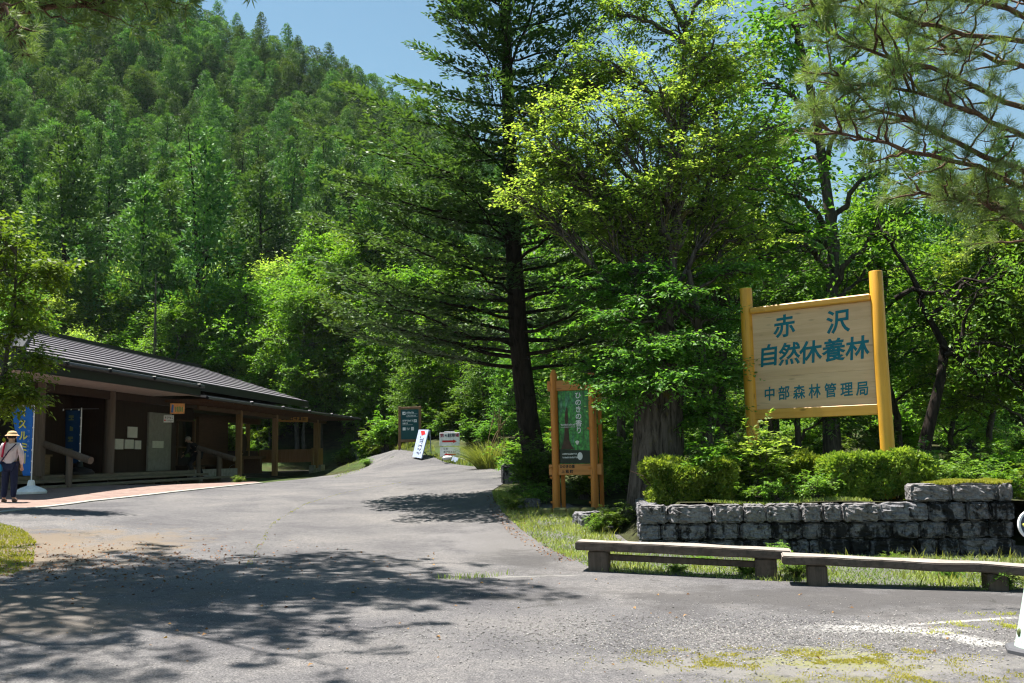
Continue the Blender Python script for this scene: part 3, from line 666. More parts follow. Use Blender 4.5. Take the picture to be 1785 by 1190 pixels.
bp = hit(52, 862)
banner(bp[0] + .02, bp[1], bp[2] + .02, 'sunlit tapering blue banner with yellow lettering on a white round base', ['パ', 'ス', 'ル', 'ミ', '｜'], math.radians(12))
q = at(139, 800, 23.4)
bd = banner(q[0], q[1], 1.29, 'dim blue banner with white loops standing on the shaded deck', [], math.radians(10), 1.30, .36, .30, True, .28, 'black', 'shadeflag')

for r in (hs_, s1, s2, s3, cb, tb, dr, bn, bk_, bd) + tuple(o for o in COL.objects if o.name.startswith('handrail')):
    l = r.location; r.location = (l.x * U, l.y * U, .93 + U * (l.z - 1.0)); r.scale = (U, U, U)

# ---------------------------------------------------------------- big name board
M['yellowwood'] = wood('varnished golden wood', (.68, .32, .03), (.82, .43, .05), 'z', .7, .38, 0, .4, .12, knots=.6)
M['yellowbeam'] = wood('varnished golden beam', (.66, .32, .05), (.78, .43, .09), 'x', .7, .45, 0, .3, .12, knots=.6)
M['panelwood'] = wood('pale planed board', (.66, .425, .245), (.80, .55, .34), 'x', .55, .6, 0, .25, .1, knots=.35)
pL, pR = np.array([4.12, 16.4]), np.array([5.87, 15.0])
SW = float(np.linalg.norm(pR - pL)); rz = math.atan2(pR[1] - pL[1], pR[0] - pL[0])
def soil(x, y):
    x = np.asarray(x, float); y = np.asarray(y, float)
    t = sstep(14.6, 21, y); e = np.minimum(sstep(1.7, 2.4, x), 1 - sstep(7.2, 9.5, x))
    return (1 - t) * (G(x, y) * (1 - e) + .80 * e) + t * (G(x, y) + .02) + .03 * np.sin(x * 3) * np.sin(y * 2.3)
sg = empty('park_name_board', (pL[0], pL[1], 0), 'big golden wooden sign with large blue brush characters between two round posts', 'sign', None, rz)
zt, zb = 4.04, 2.10
for x_, top in ((0, 4.40), (SW, 4.40)):
    t = MB(); t.tube([(x_, 0, .55), (x_ + .008, 0, 1.6), (x_ - .004, 0, 3.0), (x_, 0, top - .012), (x_, 0, top)], [.112, .111, .108, .105, .098], 22); t.build('post', M['yellowwood'], sg, False, True)
t = MB(); t.box((SW / 2, -.01, zt - .055), (SW - .17, .17, .11), None, .02); t.build('top_beam', M['yellowbeam'], sg, False)
t = MB(); t.box((SW / 2, -.01, zb + .085), (SW - .17, .11, .17), None, .01); t.build('bottom_beam', M['yellowbeam'], sg, False)
t = MB(); nb = 6; pz0, pz1 = zb + .172, zt - .112
for k in range(nb):
    a = pz0 + (pz1 - pz0) * k / nb; b = pz0 + (pz1 - pz0) * (k + 1) / nb
    t.box((SW / 2, .0, (a + b) / 2), (SW - .18, .04, b - a - .0015), None, .0015)
t.build('panel', M['panelwood'], sg, False)
PX0, PX1 = .1, SW - .1
def cal(ch, u, v, size, shear=.12, sx=1.0, bold=.009):
    text_obj('lettering', ch, size, M['blueT'], sg, front(PX0 + (PX1 - PX0) * u, -.0225, pz1 - (pz1 - pz0) * v) @ Matrix.Rotation(.05, 4, 'Z'), bold, .002, shear, sx=sx)
cal('赤', .275, .175, .40); cal('沢', .725, .185, .40)
for ch, u in zip('自然休養林', (.125, .305, .485, .675, .865)): cal(ch, u, .465, .39, .14)
for ch, u in zip('中部森林管理局', (.12, .245, .375, .505, .635, .765, .89)): cal(ch, u, .855, .245, .12, .86, .005)

# ---------------------------------------------------------------- forest poster board
M['orangepost'] = wood('orange stained timber', (.52, .18, .03), (.68, .265, .05), 'z', .8, .5, 0, .3, knots=.6)
M['orangebeam'] = wood('orange stained beam', (.50, .20, .05), (.64, .28, .08), 'x', .8, .5, 0, .3, knots=.6)
iL, iR = np.array([.80, 18.5]), np.array([1.52, 18.2]); IW = float(np.linalg.norm(iR - iL)); rzi = math.atan2(iR[1] - iL[1], iR[0] - iL[0])
ib = empty('poster_board', (iL[0], iL[1], .50), 'tall orange timber frame holding a green forest poster', 'information board', None, rzi)
for x_ in (0, IW):
    t = MB(); t.tube([(x_, 0, -.1), (x_ + .006, 0, .9), (x_, 0, 1.9), (x_, 0, 2.62), (x_ , 0, 2.72)], [.078, .074, .075, .07, .03], 14)
    po = t.build('post', M['orangepost'], ib, False, True)
    for zk in (.15, .62, .80, 1.55, 2.42): MB().tube([(x_ - .05, -.05, zk), (x_ - .035 - .06, -.07, zk + .012)], [.028, .016], 7).build('knot_stub', M['orangepost'], po, False, True)
for x_ in (.09, IW + .09):
    t = MB(); t.box((x_, .17, 1.2), (.07, .07, 2.6), None, .01); t.build('back_post', M['orangepost'], ib, False)
for z0, z1, e0, e1 in ((2.30, 2.50, -.13, .08), (.67, .88, -.13, .16)):
    t = MB(); t.box((IW / 2 + (e1 + e0) / 2, .02, (z0 + z1) / 2), (IW + e1 - e0, .10, z1 - z0), None, .01); t.build('beam', M['orangebeam'], ib, False)
pw0, pw1, pz0_, pz1_ = .085, IW - .085, .885, 2.295
m, nt, out = new_mat('printed forest picture')
v = coords(nt, (9, 1, 1.3)); v2 = coords(nt, (16, 1, 14))
n1 = noise_n(nt, v, 1.0, 3, .5); n2 = noise_n(nt, v2, 1.0, 6, .7)
c = ramp(nt, n1, [(.32, (.004, .04, .012)), (.43, (.02, .25, .04)), (.53, (.07, .48, .07)), (.64, (.03, .22, .12)), (.76, (.35, .72, .45))])
c = mixc(nt, ramp(nt, n2, [(.42, (.85, .85, .85)), (.6, (0, 0, 0))]), c, (.005, .06, .015))
finish(nt, out, c, .25, .4)
t = MB(); t.box(((pw0 + pw1) / 2, .03, (pz0_ + pz1_) / 2), (pw1 - pw0 + .06, .012, pz1_ - pz0_ - .004), None, .001); po = t.build('poster', m, ib, False)
t = MB(); t.plate([(.11, 1.17), (.39, 1.16), (.33, 1.24), (.29, 1.33), (.285, 1.45), (.27, 1.6), (.272, 1.8), (.26, 1.98), (.235, 1.96), (.205, 1.8), (.20, 1.6), (.185, 1.4), (.16, 1.27)], .019, .022); t.build('picture_trunk', plain('printed trunk brown', (.05, .022, .012), .3, .3, .5, 14), po, False)
t = MB(); t.plate([(pw0 - .02, pz0_ + .012), (pw1 + .02, pz0_ + .012), (pw1 + .02, 1.13), (pw0 - .02, 1.17)], .019, .0225); t.build('dark_band', plain('printed dark green', (.008, .02, .014), .3), po, False)
t = MB(); t.plate([(.50 + .052 * math.cos(a_), 1.03 + .075 * math.sin(a_)) for a_ in np.linspace(0, 2 * math.pi, 20, False)], .014, .018); t.build('emblem', M['white'], po, False)
t = MB(); t.plate([(.45 + .035 * math.cos(a_) * (1 + .3 * math.sin(3 * a_)), 1.29 + .04 * math.sin(a_)) for a_ in np.linspace(0, 2 * math.pi, 20, False)], .016, .021); t.build('white_flower', M['paper'], po, False)
t = MB(); squiggles(t, rs, .14, .44, 1.06, 1.09, 12, .012, .018, .25); squiggles(t, rs, .14, .48, .99, 1.025, 14, .012, .018, .25); squiggles(t, rs, .12, .42, 1.62, 1.655, 11, .012, .018, .25); squiggles(t, rs, .12, .42, 1.585, 1.6, 16, .012, .018, .25)
t.build('small_print', M['white'], po, False)
for k, ch in enumerate('ひのきの香り'):
    text_obj('lettering', ch, .135, M['white'], po, front(.49, .016, 2.19 - .135 * k), .003, .001)
text_obj('lettering', 'ひのきの里', .062, M['black'], ib, front(.25, -.0325, .83), .003, .001)
text_obj('lettering', '上 松 町', .068, M['black'], ib, front(.25, -.0325, .735), .003, .001)
ft = MB()
M['moss_flat'] = plain('mossy sill stone', (.20, .19, .08), .95, .1, .4, 9, .6)
for k in range(6): ft.box((.58 + .26 * k, 17.98 - .06 * k, g(.6 + .26 * k, 18) + .03), (.25, .22, .16), -.25 + .05 * (k % 3), .03)
tag(ft.build('stone_sill', M['moss_flat']), 'low mossy stone edging at the foot of the poster board', 'edging')

# ---------------------------------------------------------------- far signs
M['teal'] = plain('dark teal board', (.006, .075, .085), .5, .3, .06)
M['brownpost'] = wood('brown sign timber', (.18, .10, .045), (.28, .16, .08), 'z', 1, .7)
q0 = at(697, 781, 41); q1 = at(732.5, 781, 41); tw = q1[0] - q0[0]
ts = empty('guide_board', (q0[0], 41, q0[2]), 'dark teal direction board with white symbols in a brown timber frame', 'sign')
hz = lambda py: at(715, py, 41)[2] - q0[2]
for x_ in (0, tw): t = MB(); t.box((x_, 0, hz(708) / 2 - .1), (.11, .11, hz(708) + .2), None, .01); t.build('post', M['brownpost'], ts, False)
t = MB(); t.box((tw / 2, 0, hz(711)), (tw + .06, .09, .1), None, .01); t.build('top_rail', M['brownpost'], ts, False)
t = MB(); t.box((tw / 2, 0, hz(768)), (tw - .112, .09, .12), None, .01); t.build('bottom_rail', M['brownpost'], ts, False)
t = MB(); t.box((tw / 2, -.0, (hz(713) + hz(766)) / 2), (tw - .114, .05, hz(713) - hz(766) - .02), None, .004); pn = t.build('panel', M['teal'], ts, False)
sx_ = lambda pxz: (680 + pxz / 9.157 - 697) / 35.5 * tw
sz_ = lambda pyz: hz(690 + pyz / 9.157)
t = MB()
for a in ((200, 250, 250, 300), (380, 430, 375, 420), (203, 250, 500, 548), (338, 382, 495, 550)):
    X0, X1, Z1, Z0 = sx_(a[0]), sx_(a[1]), sz_(a[2]), sz_(a[3]); t.plate([(X0, Z0), (X1, Z0), (X1, Z1), (X0, Z1)], -.032, -.026)
t.build('symbol', M['white'], pn, False)
t = MB()
for a in ((262, 385, 250, 280), (262, 420, 310, 325), (200, 365, 380, 408), (200, 285, 425, 450), (265, 320, 505, 520), (265, 310, 530, 545)):
    squiggles(t, rs, sx_(a[0]), sx_(a[1]), sz_(a[3]), sz_(a[2]), max(3, int((a[1] - a[0]) / 20)), -.031, -.026, .32)
for a in ((265, 440, 290), (262, 440, 335), (195, 365, 462)): t.plate([(sx_(a[0]), sz_(a[2])), (sx_(a[1]), sz_(a[2])), (sx_(a[1]), sz_(a[2] - 4)), (sx_(a[0]), sz_(a[2] - 4))], -.031, -.026)
t.build('lettering', M['white'], pn, False)
t = MB()
X = sx_(226); Z = sz_(275); t.plate([(X - .03, Z), (X + .005, Z + .04), (X + .005, Z + .012), (X + .04, Z + .012), (X + .04, Z - .02), (X + .005, Z - .02)], -.034, -.0325)
X = sx_(405); Z = sz_(398); t.plate([(X + .03, Z), (X, Z + .04), (X, Z + .012), (X - .03, Z + .012), (X - .03, Z - .03), (X, Z - .02)], -.034, -.0325)
t.build('arrow', M['teal'], pn, False)
# leaning pale board on an A-shaped stand
M['paleblue'] = plain('pale blue board paint', (.36, .42, .56), .5, .3, .2, 9)
M['red'] = plain('red paint', (.55, .02, .02), .5, .3, .1)
M['darkink'] = plain('dark ink', (.05, .06, .10), .6)
BL, BR, TL, TR = [np.array(at(*q)) for q in ((719.5,796,38.3),(735,799,37.6),(730.5,749,38.9),(748,749,38.2))]
af = empty('easel_board', (BL + BR) / 2, 'pale blue leaning board with a red arrow on an A shaped stand', 'sign')
nrm = np.cross(BR - BL, TL - BL); nrm /= np.linalg.norm(nrm); nrm = nrm if nrm[1] < 0 else -nrm
t = MB(); t.hexa([p - nrm * .02 for p in (BL, BR, TR, TL)] + [p + nrm * .02 for p in (BL, BR, TR, TL)]); t.build('board', M['paleblue'], af)
def onb(u, v, off=.0235): return BL + (BR - BL) * u + (TL - BL) * v + (TR - BR - TL + BL) * u * v + nrm * off
def quad(mb, u0, u1, v0, v1):
    mb.hexa([onb(u, v, .0205) for u, v in ((u0, v0), (u1, v0), (u1, v1), (u0, v1))] + [onb(u, v) for u, v in ((u0, v0), (u1, v0), (u1, v1), (u0, v1))])
t = MB(); t.hexa([onb(u, v, .0205) for u, v in ((.25, .95), (.45, .78), (.80, .84), (.62, .96))] + [onb(u, v) for u, v in ((.25, .95), (.45, .78), (.80, .84), (.62, .96))])
t.build('arrow', M['red'], af)
t = MB(); rq = random.Random(3)
for k in range(5):
    for q in range(5):
        u = .32 + .4 * rq.random(); v = .1 + .13 * k + .09 * rq.random()
        if q % 2: quad(t, u, u + .06, v, v + .07)
        else: quad(t, .32 + .1 * rq.random(), .5 + .2 * rq.random(), v, v + .016)
t.build('lettering', M['darkink'], af)
t = MB(); quad(t, .40, .60, .46, .52); quad(t, .48, .66, .30, .40); t.build('white_patch', M['white'], af)
BK = np.array(at(752, 796, 38.6)); BK2 = np.array(at(741, 797, 39.3))
t = MB(); t.beam(TR - nrm * .03, BK, .04, .03); t.beam(TL - nrm * .03, BK2, .04, .03); t.beam((TR + BK) / 2 - [0, 0, .3], (BR + BK) / 2 - [0, 0, -.25], .025, .02); t.build('stand', M['paleblue'], af)
# white car park sign
c0 = at(784, 800, 36.5); k_ = 36.5 / FOC
ws = empty('parking_sign', (c0[0], 36.5, c0[2]), 'white two panel stand with red arrows beside the grass clump', 'sign')
z_ = lambda py: at(784, py, 36.5)[2] - c0[2]
t = MB(); t.box((0, 0, (z_(754) + z_(777)) / 2), (35 * k_, .04, z_(754) - z_(777)), None, .008); u_ = t.build('upper_panel', M['white'], ws, False)
t = MB(); t.box((.02, 0, (z_(779) + z_(795.5)) / 2), (35.5 * k_, .04, z_(779) - z_(795.5)), None, .008); l_ = t.build('lower_panel', M['white'], ws, False)
t = MB()
for x_ in (-.28, .28): t.tube([(x_, .05, z_(804)), (x_, .05, z_(755))], .02, 6)
t.tube([(-.2, .03, z_(755)), (-.2, .03, z_(752)), (.2, .03, z_(752)), (.2, .03, z_(755))], .016, 6); t.build('stand', M['metal'], ws, False)
M['pinkish'] = plain('maroon lettering', (.30, .03, .07), .5)
for i, ch in enumerate('第4駐車場'):
    text_obj('lettering', ch, .155, M['pinkish' if i in (0, 4) else 'darkink'], u_, front(-.29 + .145 * i, -.024, z_(759)), .004, .001)
def arrow(s, x0, x1, z0, hw):
    y = [(x0, z0 - hw * .5), (x1 - s * 2 * hw, z0 - hw * .5), (x1 - s * 2 * hw, z0 - hw), (x1, z0), (x1 - s * 2 * hw, z0 + hw), (x1 - s * 2 * hw, z0 + hw * .5), (x0, z0 + hw * .5)]
    return y if s > 0 else y[::-1]
t = MB(); t.plate(arrow(1, -.28, .28, z_(769), .072), -.025, -.019); t.build('arrow', M['red'], u_, False)
t = MB(); t.plate(arrow(-1, .24, -.22, z_(792), .055), -.025, -.019); t.build('arrow', M['red'], l_, False)
t = MB(); squiggles(t, rs, -.24, -.06, z_(783.5), z_(780), 2, -.025, -.019, .22); squiggles(t, rs, -.24, .24, z_(789), z_(785), 7, -.025, -.019, .22); t.build('lettering', M['darkink'], l_, False)
p_ = at(779, 800, 36.2)
t = MB(); t.ball((p_[0], p_[1], p_[2] + .04), (.17, .14, .09), 12); t.ball((p_[0] + .13, p_[1], p_[2] + .05), (.08, .1, .07), 10); sb = t.build('sandbag', plain('white sack cloth', (.66, .66, .66), .9, .1, .2, 12, .6), None, True, True)
tag(sb, 'crumpled white sandbag at the foot of the red arrow stand', 'sandbag')
p_ = at(793, 806, 36.0)
t = MB(); t.box((p_[0], p_[1], p_[2] + .11), (.22, .03, .22), Matrix.Rotation(.35, 3, 'Y') @ Matrix.Rotation(-.6, 3, 'X'), .006)
tag(t.build('fallen_plate', M['paleblue']), 'small tilted pale blue plate leaning by the white sandbag', 'plate')

# ---------------------------------------------------------------- benches
M['benchlit'] = wood('weathered bench timber lit tone', (.23, .195, .17), (.40, .36, .325), 'x', .7, .85, .35, .2, .6)  # pale tone paints sunlight into the seat top
M['benchshade'] = wood('bench timber shade tone', (.085, .06, .046), (.17, .13, .105), 'x', .7, .9, .5, .2, .6)  # darker tone paints shade into the plank sides and underside
M['blockwood'] = wood('weathered timber block', (.075, .055, .042), (.15, .115, .09), 'z', .7, .9, .4, .2, .6)
def bench(p0, p1, z0, z1, legs, label, rail, tk=.105, dp=.36):
    a = np.array([*p0, z0]); b = np.array([*p1, z1]); d = b - a; L = np.linalg.norm(d); ang = math.atan2(d[1], d[0])
    r = empty('log_bench', (*(a[:2] + d[:2] / 2), g(*(a[:2] + d[:2] / 2))), label, 'bench')
    bm = bmesh.new(); bmesh.ops.create_cube(bm, size=1)
    bmesh.ops.scale(bm, vec=(L, dp, tk), verts=bm.verts); bmesh.ops.bevel(bm, geom=list(bm.edges), offset=.012, segments=2, affect='EDGES')
    for i in range(1, 26): bmesh.ops.bisect_plane(bm, geom=list(bm.verts) + list(bm.edges) + list(bm.faces), plane_co=(L * (i / 26 - .5), 0, 0), plane_no=(1, 0, 0))
    for v_ in bm.verts: v_.co += Vector((0, .016 * mnoise.noise(v_.co * 2.3 + a_off(label)), .014 * mnoise.noise(v_.co * 2 + a_off(label) * 2)))
    R = Matrix.Rotation(ang, 4, 'Z') @ Matrix.Rotation(-math.asin(d[2] / L), 4, 'Y')
    for v_ in bm.verts: v_.co = R @ v_.co + Vector((a + b) / 2 - [0, 0, tk / 2])
    t = MB(); bm.verts.index_update(); t.add([v_.co[:] for v_ in bm.verts], [[v_.index for v_ in f.verts] for f in bm.faces]); bm.free(); so_ = t.build('seat', [M['benchlit'], M['benchshade']], r, True, False); so_.data.polygons.foreach_set('material_index', [0 if p_.normal.z > .6 else 1 for p_ in so_.data.polygons])  # split by normal: painted lit tone on top, painted shade tone elsewhere
    lp = []
    for f, wdt in legs:
        q = a + d * f; gz = g(q[0], q[1]); t = MB(); h = q[2] - tk - gz + .1
        t.box((q[0], q[1], gz - .1 + h / 2 - .003), (wdt, dp * .78, h), ang + .04 * math.sin(f * 9), .02); t.build('leg', M['blockwood'], r); lp.append((q, gz))
    if rail:
        (q0, g0), (q1, g1) = lp; o_ = d / L * .12; t = MB(); t.beam((q0[0], q0[1], g0 + .18), (q1[0], q1[1], g1 + .17), .07, .075, .008); t.build('stretcher', M['blockwood'], r)
def a_off(s): return Vector((len(s) * 1.7, len(s) * .9, 0))
b1a, b1b = at(1007, 941, 12.15), at(1378, 957, 11.5)
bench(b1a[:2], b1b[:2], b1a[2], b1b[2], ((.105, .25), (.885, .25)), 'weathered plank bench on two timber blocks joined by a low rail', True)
b2a, b2b = at(1362, 965, 11.15), at(1830, 986, 10.5)
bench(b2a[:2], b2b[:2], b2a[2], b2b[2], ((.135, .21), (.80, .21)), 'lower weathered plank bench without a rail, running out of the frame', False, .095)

# ---------------------------------------------------------------- stone retaining wall
def granite(name, lo, hi, stain, thr):
    m, nt, out = new_mat(name); v = coords(nt); n1 = noise_n(nt, v, 26, 6, .7); n2 = noise_n(nt, v, 2.6, 6, .66, .5); n3 = noise_n(nt, coords(nt, (4, 4, .9)), 2.4, 6, .7)
    c = ramp(nt, n1, [(.3, lo), (.6, hi)])
    f = math_n(nt, 'ADD', math_n(nt, 'MULTIPLY', n2, .55), math_n(nt, 'MULTIPLY', n3, .45))
    c = mixc(nt, ramp(nt, f, [(thr, (0, 0, 0)), (thr + .06, (stain,) * 3)]), c, (.012, .012, .012))
    finish(nt, out, c, .9, .2, n1, .9, .025); return m
SM = [granite('pale granite', (.10, .095, .095), (.25, .235, .24), .9, .55), granite('stained granite', (.10, .095, .105), (.24, .235, .25), .93, .51), granite('blackened granite', (.07, .07, .075), (.20, .195, .21), .96, .465)]
M['mortar'] = plain('dark wall joints', (.02, .02, .018), .95, .1)
sw = empty('stone_wall', (4.3, 13.9, 0), 'low retaining wall of rough granite blocks with black stains behind the benches', 'wall')
rw_ = random.Random(11)
wa, wb_ = np.array([1.80, 14.05]), np.array([7.0, 13.45])
def stone(mb, c, size, ang, mi, seed, rough=.03):
    bm = bmesh.new(); bmesh.ops.create_cube(bm, size=1); bmesh.ops.subdivide_edges(bm, edges=list(bm.edges), cuts=9, use_grid_fill=True)
    sx, sy, sz = size
    for v_ in bm.verts:
        co = Vector((v_.co.x * sx, v_.co.y * sy, v_.co.z * sz)); u = Vector((abs(v_.co.x) * 2, abs(v_.co.y) * 2, abs(v_.co.z) * 2))
        edge = sorted(u)[1]; k = max(0, edge - .9) / .1
        co *= 1 - .0; co.y -= math.copysign(.045 * k * k, v_.co.y); co.x -= math.copysign(.022 * k * k, v_.co.x); co.z -= math.copysign(.02 * k * k, v_.co.z)
        q = co * 9 + Vector((seed * 7.1, seed * 3.3, 0)); q2 = co * 24 + Vector((seed, 0, seed))
        co += Vector((.25 * mnoise.noise(q2), .55 * mnoise.noise(q) + .7 * mnoise.noise(q2) + .5 * mnoise.noise(q2 * 2.1), .25 * mnoise.noise(q2 * 1.3))) * rough
        v_.co = co
    R = Matrix.Rotation(ang, 3, 'Z')
    bm.verts.index_update(); mb.add([(R @ v_.co + Vector(c))[:] for v_ in bm.verts], [[v_.index for v_ in f.verts] for f in bm.faces], mi); bm.free()
wd = (wb_ - wa); WL = np.linalg.norm(wd); wu = wd / WL; wang = math.atan2(wu[1], wu[0]); wnrm = np.array([-wu[1], wu[0]])
mb = MB(); sd = 0
rows = [(.53, .80, 0, WL), (.29, .53, 0, WL), (.03, .29, 0, WL), (-.2, .03, 0, WL), (.80, 1.06, 3.85, WL)]
for ri, (z0, z1, s0, s1) in enumerate(rows):
    s = s0
    while s < s1 - .05:
        wln = min((rw_.uniform(.24, .66) if ri not in (3, 4) else rw_.uniform(.55, .75)), s1 - s)
        if s1 - s - wln < .2: wln = s1 - s
        mid = s + wln / 2; p = wa + wu * mid + wnrm * .17
        mi = {0: 0 if mid < 3.7 else (1 if mid < 4.3 else 2), 1: 1 if mid < 2.0 else 2, 2: 1 if mid < 1.4 else 2, 3: 2, 4: 0}[ri]
        off = rw_.uniform(-.015, .02) + (.03 if ri in (1, 2) else 0) + .02 * ri * (ri < 4)
        stone(mb, (p[0] + wnrm[0] * off, p[1] + wnrm[1] * off, (z0 + z1) / 2), (wln - .018, .36, z1 - z0 - .016), wang, mi, sd, .06); sd += 1
        s += wln
for k in range(4):   # return at the left end, running back
    for ri, (z0, z1) in enumerate(((.53, .80), (.27, .53), (.0, .27))):
        p = wa + wnrm * (.60 + .46 * k) + wu * .16; stone(mb, (p[0], p[1], (z0 + z1) / 2 + .02), (.45, .32, z1 - z0 - .014), wang + math.pi / 2, 1, sd, .03); sd += 1
for k in range(2):   # right end corner
    for z0, z1 in ((.80, 1.06), (.5, .8), (.2, .5), (-.1, .2)):
        p = wb_ + wnrm * (.62 + .5 * k) - wu * .15; stone(mb, (p[0], p[1], (z0 + z1) / 2), (.48, .32, z1 - z0 - .014), wang + math.pi / 2, 2, sd, .03); sd += 1
mb.build('blocks', SM, sw, True)
mb = MB(); c_ = wa + wu * WL / 2 + wnrm * .26; mb.box((c_[0], c_[1], .28), (WL - .1, .2, .96), wang, 0); c_ = wa + wu * 4.55 + wnrm * .26; mb.box((c_[0], c_[1], .88), (1.2, .2, .22), wang, 0); mb.build('joints', M['mortar'], sw)
soil_poly = [tuple(wa + wnrm * .2), tuple(wb_ + wnrm * .2), (9.0, 13.6), (9.5, 21.5), (1.2, 21.5), (1.7, 15.5)]
m, nt, out = new_mat('planter soil'); n1 = noise_n(nt, coords(nt), 6, 7, .7); finish(nt, out, ramp(nt, n1, [(.35, (.018, .016, .01)), (.6, (.05, .055, .022)), (.75, (.08, .11, .03))]), .95, .1, n1, .6, .04)
sheet('planter_soil', soil_poly, .35, 0, m, hf=lambda x, y: soil(x, y))
sb_ = MB(); q = hit(896, 842); stone(sb_, (q[0], q[1] + .2, q[2] + .2), (.62, .5, .55), .1, 2, 77, .03)
tag(sb_.build('stone_block', SM), 'dark square stone block at the road edge beside the spruce trunk', 'stone')
for px, py, sz, lb in ((1030, 915, .42, 'grey boulder in the grass below the poster board'), (922, 940 - 55, .3, 'small mossy rock at the verge near the spruce roots')):
    q = hit(px, py); sb_ = MB(); stone(sb_, (q[0], q[1], q[2] + .06), (sz * 1.3, sz, sz * .8), .4, 1, int(px), .06); tag(sb_.build('boulder', SM), lb, 'boulder')

# ---------------------------------------------------------------- cone with round sign at the frame edge
cp_ = hit(1815, 1142); gz = cp_[2]
m, nt, out = new_mat('pale green cone plastic'); v = coords(nt); n1 = noise_n(nt, v, 9, 7, .75); n2 = noise_n(nt, coords(nt, (30, 30, 6)), 1.0, 6, .7)
c = ramp(nt, n2, [(.3, (.42, .56, .48)), (.7, (.52, .66, .58))]); c = mixc(nt, ramp(nt, n1, [(.52, (0, 0, 0)), (.68, (.7, .7, .7))]), c, (.22, .21, .17)); finish(nt, out, c, .55, .3, n1, .2, .004); M['conepaint'] = m
M['rubber'] = plain('grey rubber', (.09, .09, .10), .7)
cn = empty('traffic_cone', (cp_[0] + .02, cp_[1], gz + .014), 'pale green traffic cone topped by a round dark sign at the road edge', 'traffic cone')
t = MB(); t.lathe((0, 0, 0), [(.27, 0), (.27, .03), (.255, .045), (.2, .05)], 8); t.build('base', M['rubber'], cn, False)
t = MB(); t.lathe((0, 0, .046), [(.195, 0), (.18, .05), (.045, .66), (.04, .70), (.03, .71)], 28); t.build('body', M['conepaint'], cn, False, True)
t = MB()
for k in range(7):
    a_ = k * 2 * math.pi / 7 + .4; r_ = .162; t.ball((r_ * math.cos(a_), r_ * math.sin(a_), .15), (.022, .022, .036), 8)
t.build('oval_mark', plain('olive mark', (.10, .12, .04), .6), cn, False, True)
t = MB(); t.tube([(0, 0, .74), (0, 0, .80)], .02, 8); t.build('socket', M['rubber'], cn, False)
t = MB(); t.tube([(0, -.012,   .95), (0, .012, .95)], .115, 32); rs_ = t.build('round_sign', M['white'], cn, False)
t = MB(); t.tube([(0, -.016, .95), (0, -.0125, .95)], .10, 32); t.build('sign_face', plain('dark blue sign face', (.03, .04, .075), .4), rs_, False)
t = MB(); t.tube([(-.09, -.018, .95), (-.02, -.018, .98), (.05, -.018, .95)], .012, 6); t.build('sign_mark', M['flagtext'], rs_, False)

# ---------------------------------------------------------------- people
M['skin'] = plain('skin', (.50, .30, .21), .55, .3, .06)
def skin_mesh(name, J, E, parent, mat, sub=2):
    keys = list(J); me = bpy.data.meshes.new(name)
    me.from_pydata([J[k][0] for k in keys], [(keys.index(a), keys.index(b)) for a, b in E], [])
    o = bpy.data.objects.new(name, me); COL.objects.link(o)
    o.modifiers.new('skin', 'SKIN'); s_ = o.modifiers.new('sub', 'SUBSURF'); s_.levels = sub; s_.render_levels = sub
    for i, k in enumerate(keys):
        r_ = J[k][1]; me.skin_vertices[0].data[i].radius = (r_, r_) if not isinstance(r_, tuple) else r_
        me.skin_vertices[0].data[i].use_root = (i == 0)
    dg = bpy.context.evaluated_depsgraph_get(); dg.update(); m2 = bpy.data.meshes.new_from_object(o.evaluated_get(dg)); bpy.data.objects.remove(o)
    m2.name = name; m2.shade_smooth(); return link(name, m2, mat, parent)
